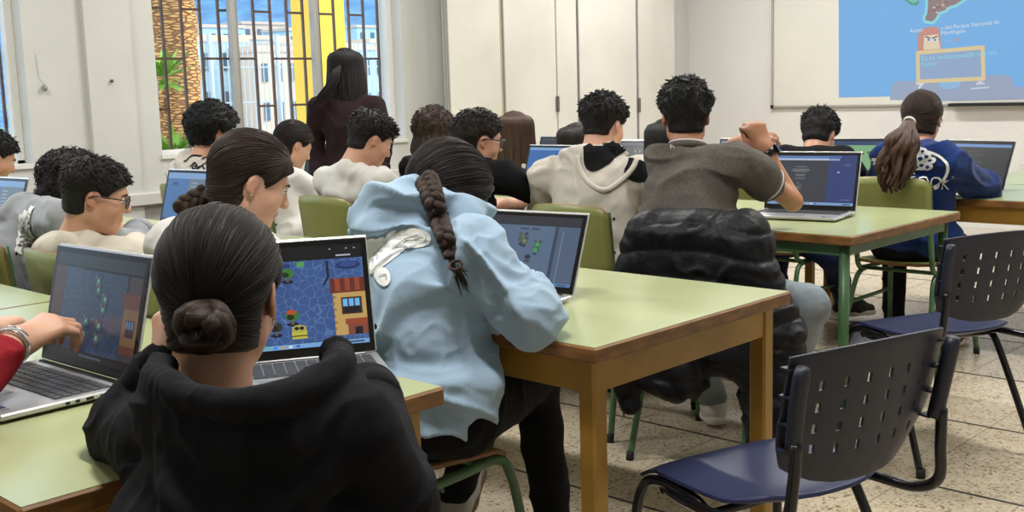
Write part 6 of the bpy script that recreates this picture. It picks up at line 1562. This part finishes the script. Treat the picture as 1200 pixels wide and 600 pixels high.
gc('olive school chair under the student hidden behind the grey polo boy', X=-3.30, Y=4.60)
if not (FAST_SKIP and 'chairs' in FAST_SKIP):
    green_chair('low olive chair under the black hoodie girl in the foreground', -.985, .60, 52, z_top=.76, seat_z=.43)
    green_chair('olive school chair under the student in red at the left edge', -2.14, .12, 0)
    plastic_chair('nearest navy plastic chair with slotted back in the right foreground', -1.19, 2.04, 74).scale = (.92, .97, .96)
    plastic_chair('navy plastic chair with slotted back behind, at the right edge', -1.505, 3.64, 64).scale = (.94, .97, .97)

# ---- laptops
LP = 'open silver laptops on the tables'
def lap(label, px, py, rot, scr, z=.742, op=108, det=2, dx=0, dy=0, W=.345, Y=None):
    p = atz(px, py, z+.014) if Y is None else atY_(px, py, Y)
    return laptop(label, p[0]+dx, p[1]+dy, rot, op, scr, z, W=W, detail=det, group=LP)
laptop('silver laptop at the left edge showing a dim game picture', -1.985, .918, 2, 104, scr_dim, .742, group=LP)
laptop('laptop with a bright blue game town beside the black hoodie girl', -1.745, 1.205, 60, 106, scr_town, .742, group=LP)
laptop('laptop with a grey-blue game field in front of the pale blue hoodie', -1.90, 2.00, 8, 113, scr_field, .742, group=LP, ratio=.59)
laptop('laptop with a dark document page beside the grey polo boy', -2.149, 3.94, 9, 106, scr_doc, .742, group=LP, W=.37, ratio=.62)
laptop('laptop with a blue and grey page in front of the boy with glasses', -3.98, 2.30, 5, 106, scr_blue2, .742, group=LP, detail=1)
laptop('laptop with a plain blue screen beside the white hooded girl', -3.60, 2.28, -8, 104, scr_blue, .742, group=LP, detail=1)
lap('laptop with a dark screen in front of the teacher', 378, 213, 8, scr_dark, det=1)
lap('dark laptop behind the boy in the white t-shirt, half hidden', 405, 211, -4, scr_code, det=0)
lap('laptop with a bright blue screen behind the black t-shirt student', 640, 222, 0, scr_blue, det=1)
lap('small dark laptop beyond the cream hoodie boy, left of his head', 652, 184, 6, scr_dark, z=.722, det=0, Y=5.36)
lap('dark laptop right of the cream hoodie boy\'s head', 745, 214, 10, scr_dark, det=1)
lap('dark laptop partly hidden behind the grey polo boy\'s left side', 778, 214, 4, scr_dark, det=0)
lap('dark laptop behind the raised hands of the grey polo boy', 872, 190, 10, scr_code, z=.722, det=0, Y=5.34)
lap('laptop with a green map screen in front of the black t-shirt boy at the board', 1006, 196, 14, scr_map, z=.722, det=1, Y=5.40)
lap('laptop with a grey page right of the blue sweatshirt girl', 1134, 214, -12, scr_code, z=.722, op=112, det=1, W=.36, Y=5.24)
lap('laptop at the far left edge with a pale screen', -8, 275, 4, scr_blue2, det=0)

if not (FAST_SKIP and 'people' in FAST_SKIP): build_people()
